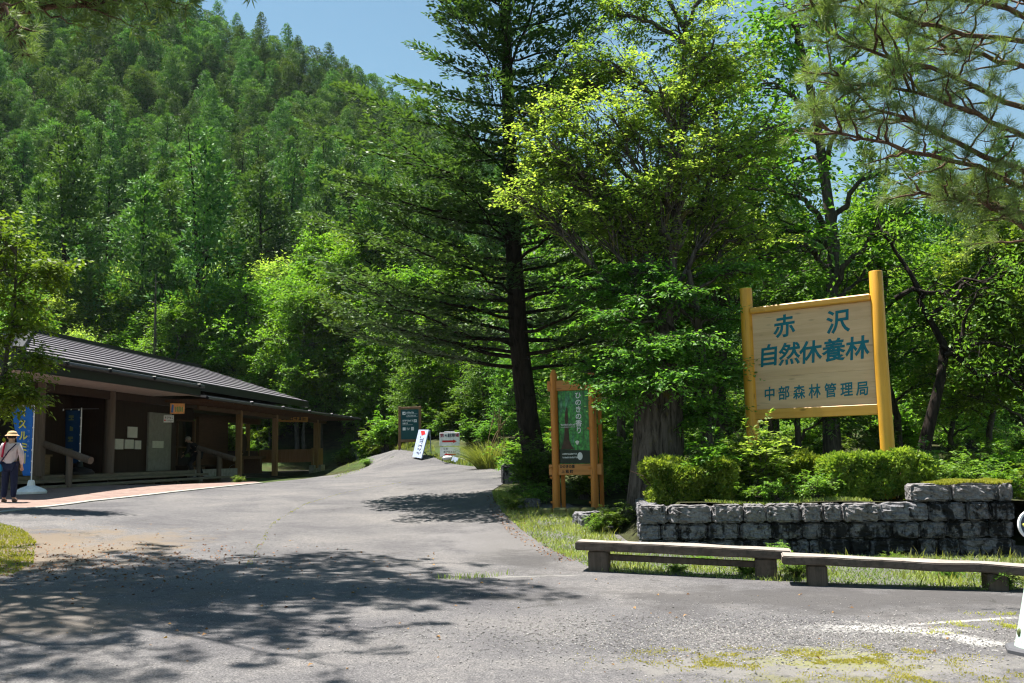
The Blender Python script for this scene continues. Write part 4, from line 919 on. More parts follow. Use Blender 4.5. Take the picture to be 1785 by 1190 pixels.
def person(loc, rzp, s, label, P, mats, hat=True):
    """P: joints in a 1.6 m frame, facing +y"""
    r = empty('person', loc, label, 'person', None, rzp)
    V = lambda k: tuple(c * s for c in P[k])
    R = {'pelvis': .125, 'waist': .115, 'chest': (.155, .105), 'neck': .05, 'head0': .075, 'head1': .088, 'head2': .06}
    J = {k: (V(k), (R[k] if not isinstance(R[k], tuple) else R[k])) for k in R}
    J = {k: (a, tuple(q * s for q in b) if isinstance(b, tuple) else b * s) for k, (a, b) in J.items()}
    E = [('pelvis', 'waist'), ('waist', 'chest'), ('chest', 'neck'), ('neck', 'head0'), ('head0', 'head1'), ('head1', 'head2')]
    for sd_ in 'LR':
        for k, rr, pr_ in (('sh', .058, 'chest'), ('el', .042, 'sh'), ('wr', .028, 'el'), ('pa', .03, 'wr')):
            J[k + sd_] = (V(k + sd_), rr * s); E.append((pr_ if pr_ == 'chest' else pr_ + sd_, k + sd_))
        wv, pv = np.array(V('wr' + sd_)), np.array(V('pa' + sd_)); dd = (pv - wv) / (np.linalg.norm(pv - wv) + 1e-6); sd_v = np.cross(dd, [0, 1, .2]); sd_v /= np.linalg.norm(sd_v)
        for fi, (o_, ln) in enumerate(((-.03, .06), (-.01, .072), (.01, .068), (.028, .052))):
            a_ = pv + sd_v * o_ * s + dd * .03 * s; b_ = a_ + dd * ln * .6 * s; c_ = b_ + (dd + np.array([0, .45, 0])) * ln * .45 * s
            for nm, q_, rr in (('a', a_, .0095), ('b', b_, .009), ('c', c_, .0075)): J[f'f{fi}{nm}{sd_}'] = (tuple(q_), rr * s)
            E += [('pa' + sd_, f'f{fi}a{sd_}'), (f'f{fi}a{sd_}', f'f{fi}b{sd_}'), (f'f{fi}b{sd_}', f'f{fi}c{sd_}')]
        ta = wv + dd * .025 * s + np.array([0, .03, 0]) * s; tb_ = ta + (dd * .045 + np.array([0, .022, 0])) * s
        J['ta' + sd_] = (tuple(ta), .011 * s); J['tb' + sd_] = (tuple(tb_), .009 * s); E += [('wr' + sd_, 'ta' + sd_), ('ta' + sd_, 'tb' + sd_)]
        for k, rr, pr_ in (('hip', .088, 'pelvis'), ('kn', .058, 'hip'), ('an', .038, 'kn'), ('to', .034, 'an')):
            J[k + sd_] = (V(k + sd_), rr * s); E.append((pr_ if pr_ == 'pelvis' else pr_ + sd_, k + sd_))
    skin_mesh('body', J, E, r, mats['skin'], 1)
    f = lambda ks, Es, add: skin_mesh
    sh = {k: (J[k][0], tuple(q + .018 * s for q in J[k][1]) if isinstance(J[k][1], tuple) else J[k][1] + .02 * s) for k in ['waist', 'pelvis', 'chest'] + [a + b for a in ('sh', 'el', 'wr') for b in 'LR']}
    sh['pelvis'] = ((J['pelvis'][0][0], J['pelvis'][0][1], J['pelvis'][0][2] + .02 * s), .15 * s)
    sh['neck'] = (tuple(np.array(J['chest'][0]) * .45 + np.array(J['neck'][0]) * .55), .062 * s)
    skin_mesh('jacket', {'waist': sh['waist'], **{k: v_ for k, v_ in sh.items() if k != 'waist'}}, [('waist', 'pelvis'), ('waist', 'chest'), ('chest', 'neck')] + [(a, b) for q in 'LR' for a, b in (('chest', 'sh' + q), ('sh' + q, 'el' + q), ('el' + q, 'wr' + q))], r, mats['top'])
    tr = {k: (J[k][0], J[k][1] + .022 * s) for k in ['pelvis'] + [a + b for a in ('hip', 'kn', 'an') for b in 'LR']}
    tr['pelvis'] = (J['pelvis'][0], .135 * s)
    skin_mesh('trousers', tr, [(a, b) for q in 'LR' for a, b in (('pelvis', 'hip' + q), ('hip' + q, 'kn' + q), ('kn' + q, 'an' + q))], r, mats['legs'])
    for q in 'LR':
        t = MB(); an, to = np.array(V('an' + q)), np.array(V('to' + q)); mid = (an + to) / 2; t.ball((mid[0], mid[1], min(an[2], to[2]) - .005), (.05 * s, .135 * s, .045 * s), 12); t.build('shoe', mats['shoe'], r, False, True)
    h = np.array(V('head1')); fw = np.array(P.get('face', (0, 1, -.1))); fw = fw / np.linalg.norm(fw); rt_ = np.cross(fw, [0, 0, 1]); rt_ /= np.linalg.norm(rt_)
    t = MB()
    t.ball(h + fw * .088 * s - np.array([0, 0, .02 * s]), .016 * s, 8)
    for q in (-1, 1): t.ball(h + rt_ * q * .088 * s - np.array([0, 0, .012 * s]), (.016 * s, .022 * s, .03 * s), 8)
    t.ball(h + fw * .08 * s - np.array([0, 0, .055 * s]), (.026 * s, .02 * s, .008 * s), 8)
    t.build('face', mats['skin'], r, False, True)
    t = MB(); 
    for q in (-1, 1): t.ball(h + fw * .083 * s + rt_ * q * .032 * s + np.array([0, 0, .012 * s]), .01 * s, 8)
    t.build('eye', M['black'], r, False, True)
    t = MB(); t.ball(h - fw * .02 * s + np.array([0, 0, .022 * s]), (.098 * s, .10 * s, .085 * s), 14); t.build('hair', mats['hair'], r, False, True)
    if hat:
        t = MB(); t.lathe((h[0], h[1], h[2] + .035 * s), [(.15 * s, -.015 * s), (.155 * s, -.01 * s), (.112 * s, .015 * s), (.105 * s, .05 * s), (.08 * s, .085 * s), (.03 * s, .10 * s)], 24); t.build('hat', mats['hat'], r, False, True)
    return r, V
STAND = dict(pelvis=(0, 0, .86), waist=(0, -.005, 1.02), chest=(0, 0, 1.20), neck=(0, .02, 1.36), head0=(0, .035, 1.42), head1=(0, .045, 1.49), head2=(0, .04, 1.56),
    shL=(-.165, 0, 1.29), elL=(-.235, -.03, 1.05), wrL=(-.19, .10, .86), paL=(-.18, .14, .81), shR=(.165, 0, 1.29), elR=(.245, -.03, 1.06), wrR=(.22, .08, .85), paR=(.215, .11, .79),
    hipL=(-.085, 0, .82), knL=(-.10, .03, .46), anL=(-.11, 0, .09), toL=(-.125, .13, .04), hipR=(.085, 0, .82), knR=(.10, .0, .46), anR=(.11, -.04, .09), toR=(.13, .09, .04), face=(-.2, 1, -.15))
cloth = lambda n, c: plain(n, c, .85, .15, .1, 9, .3)
mats1 = dict(skin=M['skin'], top=cloth('pale pinkish white cloth', (.60, .52, .55)), legs=cloth('navy trouser cloth', (.014, .02, .05)), shoe=cloth('brown shoe', (.16, .10, .08)), hair=cloth('dark hair', (.02, .016, .014)), hat=cloth('beige hat', (.60, .42, .24)))
fp = hit(13, 877)
p1, V = person((fp[0] + .02, fp[1], fp[2] + .024), math.radians(10), .92, 'person in beige hat and pale jacket seen from behind by the sunlit banner', STAND, mats1)
def on_person(r, q): return np.array(mat_of(r) @ Vector(tuple(float(c) for c in q)))
bg_ = empty('shoulder_bag', on_person(p1, (-.22, -.05, .72)), 'blue shoulder bag on a dark strap worn by the person in the beige hat', 'bag')
t = MB(); t.tube([on_person(p1, q) for q in (V('shR') + np.array([-.02, -.09, .03]), np.array(V('chest')) + [0, -.135, -.04], np.array(V('waist')) + [-.15, -.10, -.10], np.array(V('waist')) + [-.21, -.04, -.22])], .012, 6)
t.build('strap', cloth('dark strap', (.03, .02, .05)), bg_, True, True)
t = MB(); t.box(on_person(p1, (-.23, -.05, .74)), (.24, .12, .19), Matrix.Rotation(math.radians(10), 3, 'Z') @ Matrix.Rotation(.12, 3, 'Y'), .04); t.build('pouch', cloth('blue bag cloth', (.02, .17, .36)), bg_, True, True)
t = MB(); t.tube([V('shL') + np.array([.05, -.04, .085]), np.array(V('chest')) + [-.10, -.13, .04], np.array(V('waist')) + [-.12, -.135, 0]], .022, 6); t.build('scarf', cloth('red scarf cloth', (.30, .02, .05)), p1, False, True)
WALK = dict(pelvis=(0, -.06, .84), waist=(0, .0, .98), chest=(0, .14, 1.12), neck=(0, .26, 1.25), head0=(0, .31, 1.30), head1=(0, .35, 1.36), head2=(0, .37, 1.43),
    shL=(-.165, .18, 1.18), elL=(-.22, .22, .95), wrL=(-.2, .36, .82), paL=(-.19, .40, .78), shR=(.165, .18, 1.18), elR=(.23, .30, .98), wrR=(.20, .48, .93), paR=(.19, .53, .92),
    hipL=(-.085, -.04, .80), knL=(-.1, .20, .50), anL=(-.1, .05, .22), toL=(-.11, .18, .19), hipR=(.085, -.05, .80), knR=(.1, -.02, .45), anR=(.1, -.20, .09), toR=(.11, -.08, .04), face=(0, 1, -.3))
mats2 = dict(mats1, top=cloth('black jacket cloth', (.012, .012, .014)), legs=cloth('charcoal trouser cloth', (.025, .025, .03)), hair=cloth('greying hair', (.30, .28, .27)))
q = at(333, 838, 30.6)
person(((q[0] + .05) * U, 30.9 * U, .93 + U * .03), math.radians(78), 1.04, 'person in dark clothes bending forward as they climb the far end of the house steps', WALK, mats2, hat=False)

# ---------------------------------------------------------------- trees: generators
def rvec(rng, n): return unit(rng.normal(size=(n, 3)))
def bez(p0, d0, p1, n, rng=None, wob=0.0):
    t = np.linspace(0, 1, n)[:, None]; p0 = np.asarray(p0, float); p1 = np.asarray(p1, float); L = np.linalg.norm(p1 - p0)
    c = p0 + np.asarray(d0, float) * L * .5
    P = (1 - t) ** 2 * p0 + 2 * t * (1 - t) * c + t ** 2 * p1
    if rng is not None and wob: P[1:-1] += rng.normal(size=(n - 2, 3)) * wob * L
    return P
def lerp_path(P, s):
    x = s * (len(P) - 1); i = min(int(x), len(P) - 2); return P[i] + (P[i + 1] - P[i]) * (x - i)
def broadleaf(rng, trunk, tr, lobes, n_sub, n_twig, n_leaf, leaf, limb_from=.35, lr=.42, bare=0.0, droop=.25, flat=.55, fill=1.0, radii=None):
    """trunk: polyline (base first); lobes: (centre, (rx, ry, rz)); leaves sit on twigs of branches of limbs"""
    trunk = np.asarray(trunk, float); T = TB(); L = LB(); n = len(trunk)
    R = np.interp(np.linspace(0, 1, n), [0, .12, 1], [tr * 1.28, tr, tr * .35]) if radii is None else np.asarray(radii); T.tube(trunk, R, 12 if tr > .2 else 8)
    for c, rad in lobes:
        c = np.asarray(c, float); rad = np.asarray(rad, float); tint0 = rng.uniform(-.14, .14)
        h = np.clip((c[2] - .55 * np.linalg.norm(c[:2] - trunk[-1][:2]) - trunk[0][2]) / max(.1, trunk[-1][2] - trunk[0][2]), limb_from, .97)
        p0 = lerp_path(trunk, h); d0 = unit(np.array([*(c[:2] - p0[:2]), 0]) * .6 + np.array([0, 0, .8 * np.linalg.norm(c - p0)]))
        limb = bez(p0, d0, c + rad * rng.normal(size=3) * .2, 9, rng, .025); r0 = min(tr * lr, .02 + .035 * np.linalg.norm(c - p0))
        T.tube(limb, np.linspace(r0, .018, 9), 6)
        for k in range(int(n_sub * fill)):
            u = rvec(rng, 1)[0]; u[2] = u[2] * .9 + .1; tgt = c + u * rad * rng.uniform(.55, 1.0) ** .6
            s0 = lerp_path(limb, rng.uniform(.45, .98)); dd = tgt - s0; Lb = np.linalg.norm(dd)
            br = bez(s0, unit(dd + np.array([0, 0, .25 * Lb])), tgt, 6, rng, .03)
            T.tube(br, np.linspace(min(r0 * .4, .006 + .007 * Lb), .004, 6), 4)
            if rng.random() < bare: continue
            tint1 = tint0 + rng.uniform(-.12, .12)
            for q in range(n_twig):
                s = rng.uniform(.3, 1.0); p = lerp_path(br, s)
                d = unit(dd / (Lb + 1e-6) * .5 + rvec(rng, 1)[0] * np.array([1, 1, flat]) * .9 + np.array([0, 0, -.05])); Lt = rng.uniform(.28, .62) * leaf / .085 * .75
                if q % 3 == 0: T.tube(np.stack([p, p + d * Lt * .5 + [0, 0, .01], p + d * Lt]), np.array([.004, .003, .002]), 3)
                m_ = n_leaf; a = np.linspace(.15, 1.05, m_)[:, None]; side = unit(np.cross(d, [0, 0, 1])) * np.where(np.arange(m_) % 2, 1, -1)[:, None]
                P = p + d * Lt * a + rng.normal(size=(m_, 3)) * .012 - np.array([0, 0, droop * .12]) * a ** 2
                D = d * .65 + side * .8 + rng.normal(size=(m_, 3)) * .3 + np.array([0, 0, -droop])
                Nn = np.array([0, 0, 1.]) + rng.normal(size=(m_, 3)) * .38
                S = leaf * rng.uniform(.65, 1.25, m_)
                L.add(P, D, Nn, S, S * .52, np.clip(.42 + tint1 + rng.normal(size=m_) * .2, 0, 1))
    return T, L
def conifer(rng, H, Rm, nb, prof, dens=9.0, el=.34, t0=.14):
    T = TB(); L = LB()
    lean = rng.normal(size=2) * .015 * H
    zt = np.linspace(-.8, H, 8); T.tube(np.stack([lean[0] * (zt / H) ** 2, lean[1] * (zt / H) ** 2, zt], 1), np.linspace(.018 * H, .01, 8), 7)
    az = rng.uniform(0, 6.28)
    for i in range(nb):
        t = (i + rng.random()) / nb; h = H * (t0 + (1 - t0) * t ** .95); az += 2.4 + rng.normal() * .3
        r = Rm * prof(t) * rng.uniform(.62, 1.15) + .12; d = np.array([math.cos(az), math.sin(az), .12 + .5 * t]); d /= np.linalg.norm(d)
        p0 = np.array([lean[0] * (h / H) ** 2, lean[1] * (h / H) ** 2, h])
        if i % 3 == 0: T.tube(np.stack([p0, p0 + d * r * .5, p0 + d * r * .95]), np.array([.05, .03, .01]), 4)
        m_ = int(max(6, r * dens * 4)); s = rng.uniform(.15, 1, m_) ** .75
        lat = np.array([-math.sin(az), math.cos(az), 0]); lw = rng.uniform(-1, 1, m_) * (.34 * r * (1.15 - s) + .12)
        P = p0 + d * (s * r)[:, None] + lat * lw[:, None]; P[:, 2] += rng.normal(size=m_) * .09 - .10 * np.abs(lw) - .10 * s * r * .3
        D = d * .8 + lat * (np.sign(lw) * rng.uniform(.1, .9, m_))[:, None] + rng.normal(size=(m_, 3)) * .32 + np.array([0, 0, -.18])
        Nn = np.array([0, 0, 1.]) + d * .35 + rng.normal(size=(m_, 3)) * .35
        S = el * rng.uniform(.55, 1.3, m_)
        L.add(P, D, Nn, S, S * .42, np.clip(.25 + .45 * s + rng.normal(size=m_) * .14 + rng.uniform(-.12, .12), 0, 1))
    return T, L
def make_tree(name, T, L, base, barkm, leafm, label, cat='tree', group=None, fold=.15, crown='crown'):
    r = empty(name, base, label, cat, group); b = np.array(base)
    if T is not None and T.V:
        T.V = [v_ - b for v_ in T.V]; link('trunk', T.mesh('trunk'), barkm, r)
    if L is not None and L.P:
        L.P = [p - b for p in L.P]; link(crown, L.mesh(crown, fold), leafm, r)
    return r
CAMP = np.array([0, 0, CAMH])
def proj(p):
    q = np.asarray(p, float) - CAMP; fw = q[1] * cP + q[2] * sP; up = -q[1] * sP + q[2] * cP
    x = q[0] / fw * FOC; v = up / fw * FOC
    return 892.5 + x * cR - v * sR, 595 - (x * sR + v * cR), fw

# ---------------------------------------------------------------- conifers on the hillside
rng = np.random.default_rng(7)
P1 = lambda t: (1 - t ** 1.25) ** .9 * min(1, .55 + 2.2 * t)
P2 = lambda t: (1 - t ** 2.2) * min(1, .6 + 1.5 * t)
P3 = lambda t: (1 - t ** 1.5) * min(1, .5 + 2 * t)
protos = []
def lumpy(rng, H, Rm, nl, nel, el=.34, pointed=1.6, t0=.1):
    T = TB(); L = LB(); zt = np.linspace(-.8, H, 8); w_ = rng.normal(size=2) * .02 * H; T.tube(np.stack([w_[0] * (zt / H) ** 2, w_[1] * (zt / H) ** 2, zt], 1), np.linspace(.017 * H, .01, 8), 7)
    for i in range(nl):
        t = t0 + (1 - t0) * ((i + rng.random()) / nl) ** .85; a_ = i * 2.4 + rng.normal() * .5; prof = (1 - t ** pointed) ** .8 * min(1, .55 + 2 * t)
        r = Rm * prof * rng.uniform(.45, 1.12) * .8; c = np.array([r * math.cos(a_), r * math.sin(a_), H * t]); s_ = rng.uniform(.38, .85) * (.35 + .65 * prof) * Rm * .42
        if i % 4 == 0: T.tube(np.stack([[0, 0, H * t - .4], c * [.5, .5, 1] - [0, 0, .15], c]), np.array([.05, .035, .01]), 4)
        n = int(nel * (s_ / .7) ** 1.5) + 14; u = rvec(rng, n); rad = rng.uniform(.5, 1.0, n) ** .5; out_ = np.array([math.cos(a_), math.sin(a_), .5])
        P = c + u * rad[:, None] * np.array([1.1, 1.1, .8]) * s_; D = u * .6 + out_ * .5 + rng.normal(size=(n, 3)) * .4; Nn = np.array([0, 0, 1.]) + u * .6 + rng.normal(size=(n, 3)) * .3
        S = el * rng.uniform(.5, 1.25, n); L.add(P, D, Nn, S, S * .45, np.clip(.38 + .25 * u[:, 2] + rng.uniform(-.28, .28) + rng.normal(size=n) * .14, 0, 1))  # tint lightens toward clump tops, painting in light from above
    return T, L
for k, (H, Rm, nl, nel, pw, mt, el_) in enumerate(((10, 3.3, 46, 95, 2.2, 0, .3), (9, 3.5, 42, 100, 3.0, 1, .3), (11.5, 3.2, 52, 90, 1.7, 0, .3), (12, 3.0, 70, 130, 1.3, 0, .24), (11, 3.3, 66, 140, 1.6, 1, .24), (13, 3.1, 76, 130, 1.2, 1, .24))):
    T, L = lumpy(rng, H, Rm, nl, nel, el_, pw); protos.append((T.mesh('trunk'), L.mesh('crown'), mt, H))
for k, (H, Rm, nb, pf, dens, mt) in enumerate(()):
    T, L = conifer(rng, H, Rm, nb, pf, dens, .36)
    protos.append((T.mesh('trunk'), L.mesh('crown'), mt, H))
for tm, cm, mt, H in protos: tm.materials.append(M['bark_dark']); cm.materials.append(M['hill_leaf'][mt])
pts = []
cell = 3.4
for yy in np.arange(58, 200, cell):
    for xx in np.arange(-125, 110, cell):
        x = xx + rng.uniform(-.42, .42) * cell; y = yy + rng.uniform(-.42, .42) * cell
        if y > RIDGE_Y + 14: continue
        z = g(x, y); px, py, fw = proj((x, y, z + 6))
        if -160 < px < 1950 and py > -190 and rng.random() < np.interp(y, [58, 75, 95], [.5, .75, .97]): pts.append((x, y, z, fw))
pts.sort(key=lambda q: q[3])
def seen(q):
    px, py, fw = proj((q[0], q[1], q[2] + 8)); return -20 < px < 1800 and py > -30
vis = [q for q in pts if seen(q)][:290]; vs_ = set(id(q) for q in vis); rest = [q for q in pts if id(q) not in vs_]
HL = 'mid green conifer in the wooded hillside behind the long low rest house'
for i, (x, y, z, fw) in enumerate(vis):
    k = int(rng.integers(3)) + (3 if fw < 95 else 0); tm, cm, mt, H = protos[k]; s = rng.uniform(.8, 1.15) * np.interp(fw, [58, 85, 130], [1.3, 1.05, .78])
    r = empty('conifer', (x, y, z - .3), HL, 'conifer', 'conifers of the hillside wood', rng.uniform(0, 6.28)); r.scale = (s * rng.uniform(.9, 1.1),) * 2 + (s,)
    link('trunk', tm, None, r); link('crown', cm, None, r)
# the far upper part of the wood: one mass
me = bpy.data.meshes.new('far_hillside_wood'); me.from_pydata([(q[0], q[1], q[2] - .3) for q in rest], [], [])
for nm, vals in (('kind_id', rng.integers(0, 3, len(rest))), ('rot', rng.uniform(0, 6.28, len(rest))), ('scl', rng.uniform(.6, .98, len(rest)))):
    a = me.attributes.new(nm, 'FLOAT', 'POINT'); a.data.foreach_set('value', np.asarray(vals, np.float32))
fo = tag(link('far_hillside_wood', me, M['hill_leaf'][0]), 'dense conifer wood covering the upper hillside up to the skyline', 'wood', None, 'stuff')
src = []
for q in list(COL.objects):
    if q.name.startswith('crown') and q.data in [protos[0][1], protos[1][1], protos[2][1]] and all(q.data is not s_.data for s_ in src): src.append(q)
ng = bpy.data.node_groups.new('far wood', 'GeometryNodeTree')
ng.interface.new_socket('Geometry', in_out='INPUT', socket_type='NodeSocketGeometry'); ng.interface.new_socket('Geometry', in_out='OUTPUT', socket_type='NodeSocketGeometry')
gi, go = ng.nodes.new('NodeGroupInput'), ng.nodes.new('NodeGroupOutput'); jn = ng.nodes.new('GeometryNodeJoinGeometry')
def nattr(nm):
    a = ng.nodes.new('GeometryNodeInputNamedAttribute'); a.data_type = 'FLOAT'; a.inputs['Name'].default_value = nm; return a.outputs[0]
for k, ob in enumerate(src):
    ip = ng.nodes.new('GeometryNodeInstanceOnPoints'); oi = ng.nodes.new('GeometryNodeObjectInfo'); oi.inputs['Object'].default_value = ob; oi.inputs['As Instance'].default_value = True
    cmp_ = ng.nodes.new('FunctionNodeCompare'); cmp_.data_type = 'FLOAT'; cmp_.operation = 'EQUAL'
    ng.links.new(nattr('kind_id'), cmp_.inputs[0]); cmp_.inputs[1].default_value = k; cmp_.inputs['Epsilon'].default_value = .1
    cx_ = ng.nodes.new('ShaderNodeCombineXYZ'); ng.links.new(nattr('rot'), cx_.inputs[2])
    ng.links.new(gi.outputs[0], ip.inputs['Points']); ng.links.new(oi.outputs['Geometry'], ip.inputs['Instance']); ng.links.new(cmp_.outputs[0], ip.inputs['Selection'])
    ng.links.new(cx_.outputs[0], ip.inputs['Rotation']); ng.links.new(nattr('scl'), ip.inputs['Scale']); ng.links.new(ip.outputs[0], jn.inputs[0])
ng.links.new(jn.outputs[0], go.inputs[0]); md = fo.modifiers.new('wood', 'NODES'); md.node_group = ng

# ---------------------------------------------------------------- spruce in the middle
rng = np.random.default_rng(21)
tp = [at(*q) for q in ((945,858,22),(932,800,21.9),(920,730,21.8),(905,600,21.6),(893,400,21.3),(886,200,21),(881,0,20.8))]
tp += [tp[-1] + np.array([-.05, -.05, 2.2]), tp[-1] + np.array([-.08, -.1, 4.6])]
tp = np.array(tp); T = TB(); L = LB()
T.tube(tp, np.array([.34, .27, .245, .22, .18, .14, .11, .07, .015]), 12)
ztop = tp[-1][2]; zb0 = tp[0][2]
def spruce_branch(h, az, Lb, el):
    p0 = np.array([np.interp(h, tp[:, 2], tp[:, 0]), np.interp(h, tp[:, 2], tp[:, 1]), h])
    d = np.array([math.cos(az) * math.cos(el), math.sin(az) * math.cos(el), math.sin(el)])
    n = 8; s = np.linspace(0, 1, n)[:, None]; P = p0 + d * Lb * s; P[:, 2] += -.05 * Lb * np.sin(s[:, 0] * 3.14) - .02 * Lb * s[:, 0] ** 3; P[1:] += rng.normal(size=(n - 1, 3)) * .02 * Lb ** .5
    T.tube(P, np.linspace(.012 + .008 * Lb, .005, n), 5)
    lat = unit(np.cross(d, [0, 0, 1])); tint = rng.uniform(-.15, .15)
    s_ = .16 if Lb > 1.5 else .05; k = 0
    while s_ < 1.0:
        p = lerp_path(P, s_); sg_ = 1 if k % 2 else -1; k += 1
        Lt = min(1.05, .62 * (1 - s_) * Lb + .16) * rng.uniform(.6, 1.15)
        td = unit(d * .75 + lat * sg_ * rng.uniform(.6, 1.0) + np.array([0, 0, rng.normal() * .12 + .02]))
        q = p + td * Lt; 
        if k % 2 == 0: T.tube(np.stack([p, p + td * Lt * .6, q - [0, 0, .04]]), np.array([.006, .004, .003]), 3)
        m_ = max(3, int(Lt / .055)) * 2; u = rng.uniform(.12, 1, m_)
        # a few side sprigs so the spray is flat and feathered
        ls = unit(np.cross(td, [0, 0, 1])); sgn = np.where(np.arange(m_) % 2, 1, -1)
        off = rng.uniform(0, 1, m_) ** 1.3 * .26 * Lt * (1.1 - u)
        PP = p + td * (u * Lt)[:, None] + ls * (sgn * off)[:, None] + rng.normal(size=(m_, 3)) * .02; PP[:, 2] -= .06 * u ** 2 * Lt + .12 * off
        D = td * .8 + ls * (sgn * rng.uniform(.25, .9, m_))[:, None] + rng.normal(size=(m_, 3)) * .22
        Nn = np.array([0, 0, 1.]) + rng.normal(size=(m_, 3)) * .35; S = rng.uniform(.09, .17, m_)
        L.add(PP, D, Nn, S, S * .40, np.clip(.05 + .45 * u + .35 * s_ + tint + rng.normal(size=m_) * .15, 0, 1))  # tint rises toward the tips, painting lit tips into the needle colour
        s_ += .085 / max(.6, Lb) * rng.uniform(.8, 1.3)
az = 0
nb = 104
for i in range(nb):
    t = (i + rng.random()) / nb; h = zb0 + 3.0 + (ztop - zb0 - 3.0) * t ** 1.05; az += 2.4 + rng.normal() * .35
    Lb = (5.1 * (1 - t) ** .8 + .35) * rng.uniform(.7, 1.12); el = math.radians(12 + 30 * t + rng.normal() * 5)
    if math.sin(az) < -.75 and t < .45: Lb *= .75
    spruce_branch(h, az, Lb, el)
for h, azd, Lb, el in ((3.55, 172, 5.0, 17), (3.9, 196, 4.4, 15), (4.2, 158, 5.0, 14), (3.5, 8, 4.2, 14), (5.1, 178, 5.0, 14), (6.0, 185, 5.0, 14), (6.8, 170, 4.8, 18), (7.6, 183, 4.6, 20), (8.6, 176, 4.4, 24)):
    spruce_branch(h, math.radians(azd), Lb, math.radians(el))
for i in range(26):   # short dead twigs on the lower trunk
    h = rng.uniform(zb0 + 1.8, zb0 + 6); a_ = rng.uniform(0, 6.28); p0 = np.array([np.interp(h, tp[:, 2], tp[:, 0]), np.interp(h, tp[:, 2], tp[:, 1]), h]); d = np.array([math.cos(a_), math.sin(a_), rng.uniform(-.2, .3)])
    T.tube(bez(p0, d, p0 + d * rng.uniform(.5, 1.5), 5, rng, .05), np.linspace(.02, .004, 5), 4)
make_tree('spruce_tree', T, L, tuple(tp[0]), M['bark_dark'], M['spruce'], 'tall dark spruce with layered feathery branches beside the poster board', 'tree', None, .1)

# ---------------------------------------------------------------- pines whose branches reach into the frame
def tufts(rng, L, P, D, nl=13, ln=.12, wd=.0075, tint=0):
    """needle tufts at points P along directions D"""
    n = len(P); Dn = np.repeat(D, nl, 0) * .75 + rvec(rng, n * nl) * .75; PP = np.repeat(P, nl, 0) + rng.normal(size=(n * nl, 3)) * .012
    S = ln * rng.uniform(.7, 1.2, n * nl); L.add(PP, Dn, rvec(rng, n * nl), S, np.full(n * nl, wd), np.clip(.5 + tint + rng.normal(size=n * nl) * .2, 0, 1))
def pine_branch(rng, T, L, P, r0, side_len, n_side, n_tuft, nl=13, ln=.12, wd=.0075, start=.25, flat=.5):
    P = np.asarray(P, float); n = 14; P = np.array([lerp_path(P, s) for s in np.linspace(0, 1, n)]); P[1:-1] = (P[:-2] + P[1:-1] * 2 + P[2:]) / 4
    P[1:] += rng.normal(size=(n - 1, 3)) * .025
    T.tube(P, np.linspace(r0, .008, n), 6)
    for k in range(n_side):
        s = start + (1 - start) * (k + rng.random()) / n_side; p = lerp_path(P, s); d = unit(lerp_path(P, min(1, s + .08)) - lerp_path(P, max(0, s - .08)))
        q = unit(d * .7 + unit(np.cross(d, rvec(rng, 1)[0])) * np.array([1, 1, flat])); Ls = side_len * rng.uniform(.45, 1.1) * (1.15 - .6 * s)
        br = bez(p, q, p + q * Ls + np.array([0, 0, .12 * Ls]), 6, rng, .03); T.tube(br, np.linspace(min(.018, r0 * .5), .004, 6), 4)
        tint = rng.uniform(-.15, .15)
        PP = []; DD = []
        for j in range(n_tuft):
            u = rng.uniform(.3, 1); b = lerp_path(br, u); dd = unit(unit(br[-1] - br[0]) * .6 + rvec(rng, 1)[0] * .8 + np.array([0, 0, .15])); lt = rng.uniform(.1, .32) * Ls / .8
            for v_ in (.55, .8, 1.0): PP.append(b + dd * lt * v_); DD.append(dd)
            if j % 2 == 0: T.tube(np.stack([b, b + dd * lt]), np.array([.004, .003]), 3)
        tufts(rng, L, np.array(PP), np.array(DD), nl, ln, wd, tint)
rng = np.random.default_rng(33)
# right-hand pine: trunk just outside the frame
T = TB(); L = LB(); bx, by = 8.2, 12.2; bz = g(bx, by)
tk = np.array([(bx, by, bz - .2), (bx - .1, by, bz + 2.5), (bx + .05, by - .1, bz + 5.5), (bx - .1, by - .1, bz + 9), (bx, by, bz + 12)]); T.tube(tk, np.array([.24, .2, .17, .13, .06]), 12)
guides = [[(1785,300,11.2),(1650,248,10.7),(1585,205,10.3),(1510,178,10.0),(1440,120,9.7)], [(1785,185,11.2),(1640,130,10.6),(1500,85,10.2),(1430,40,10)], [(1785,60,11.4),(1650,60,10.8),(1540,20,10.3),(1470,-20,10)],
          [(1785,330,11.6),(1700,290,11.0),(1590,260,10.4),(1480,240,10.0),(1420,215,9.8)], [(1785,-10,11.4),(1690,-20,10.8),(1580,-50,10.3)], [(1785,400,11.8),(1735,350,11.6),(1690,330,11.4)], [(1785,110,11.8),(1700,95,11.4),(1600,60,11.2),(1520,62,11.0)], [(1785,240,11.0),(1680,190,10.6),(1560,150,10.2),(1450,140,9.9)], [(1785,20,11),(1640,-10,10.6),(1500,-10,10.2),(1400,10,10)], [(1785,370,11.6),(1690,350,11.2),(1600,330,11)]]
for gl in guides:
    Pg = [at(*q) for q in gl]; x0, y0, z0 = Pg[0]; st_ = np.array([bx, by, z0 - .25 * abs(bx - x0)]); pine_branch(rng, T, L, [st_] + Pg, .042, .85, 20, 7, 17, .125, .0048, .25)
for k in range(16):
    h = bz + 4 + 7.5 * rng.random(); a_ = rng.uniform(-1.9, 1.6); d = np.array([math.cos(a_), math.sin(a_), .15]); p0 = np.array([bx, by, h]); pine_branch(rng, T, L, [p0, p0 + d * 1.2, p0 + d * rng.uniform(2, 3.2) + [0, 0, .3]], .045, .8, 12, 6, 10, .13, .012)
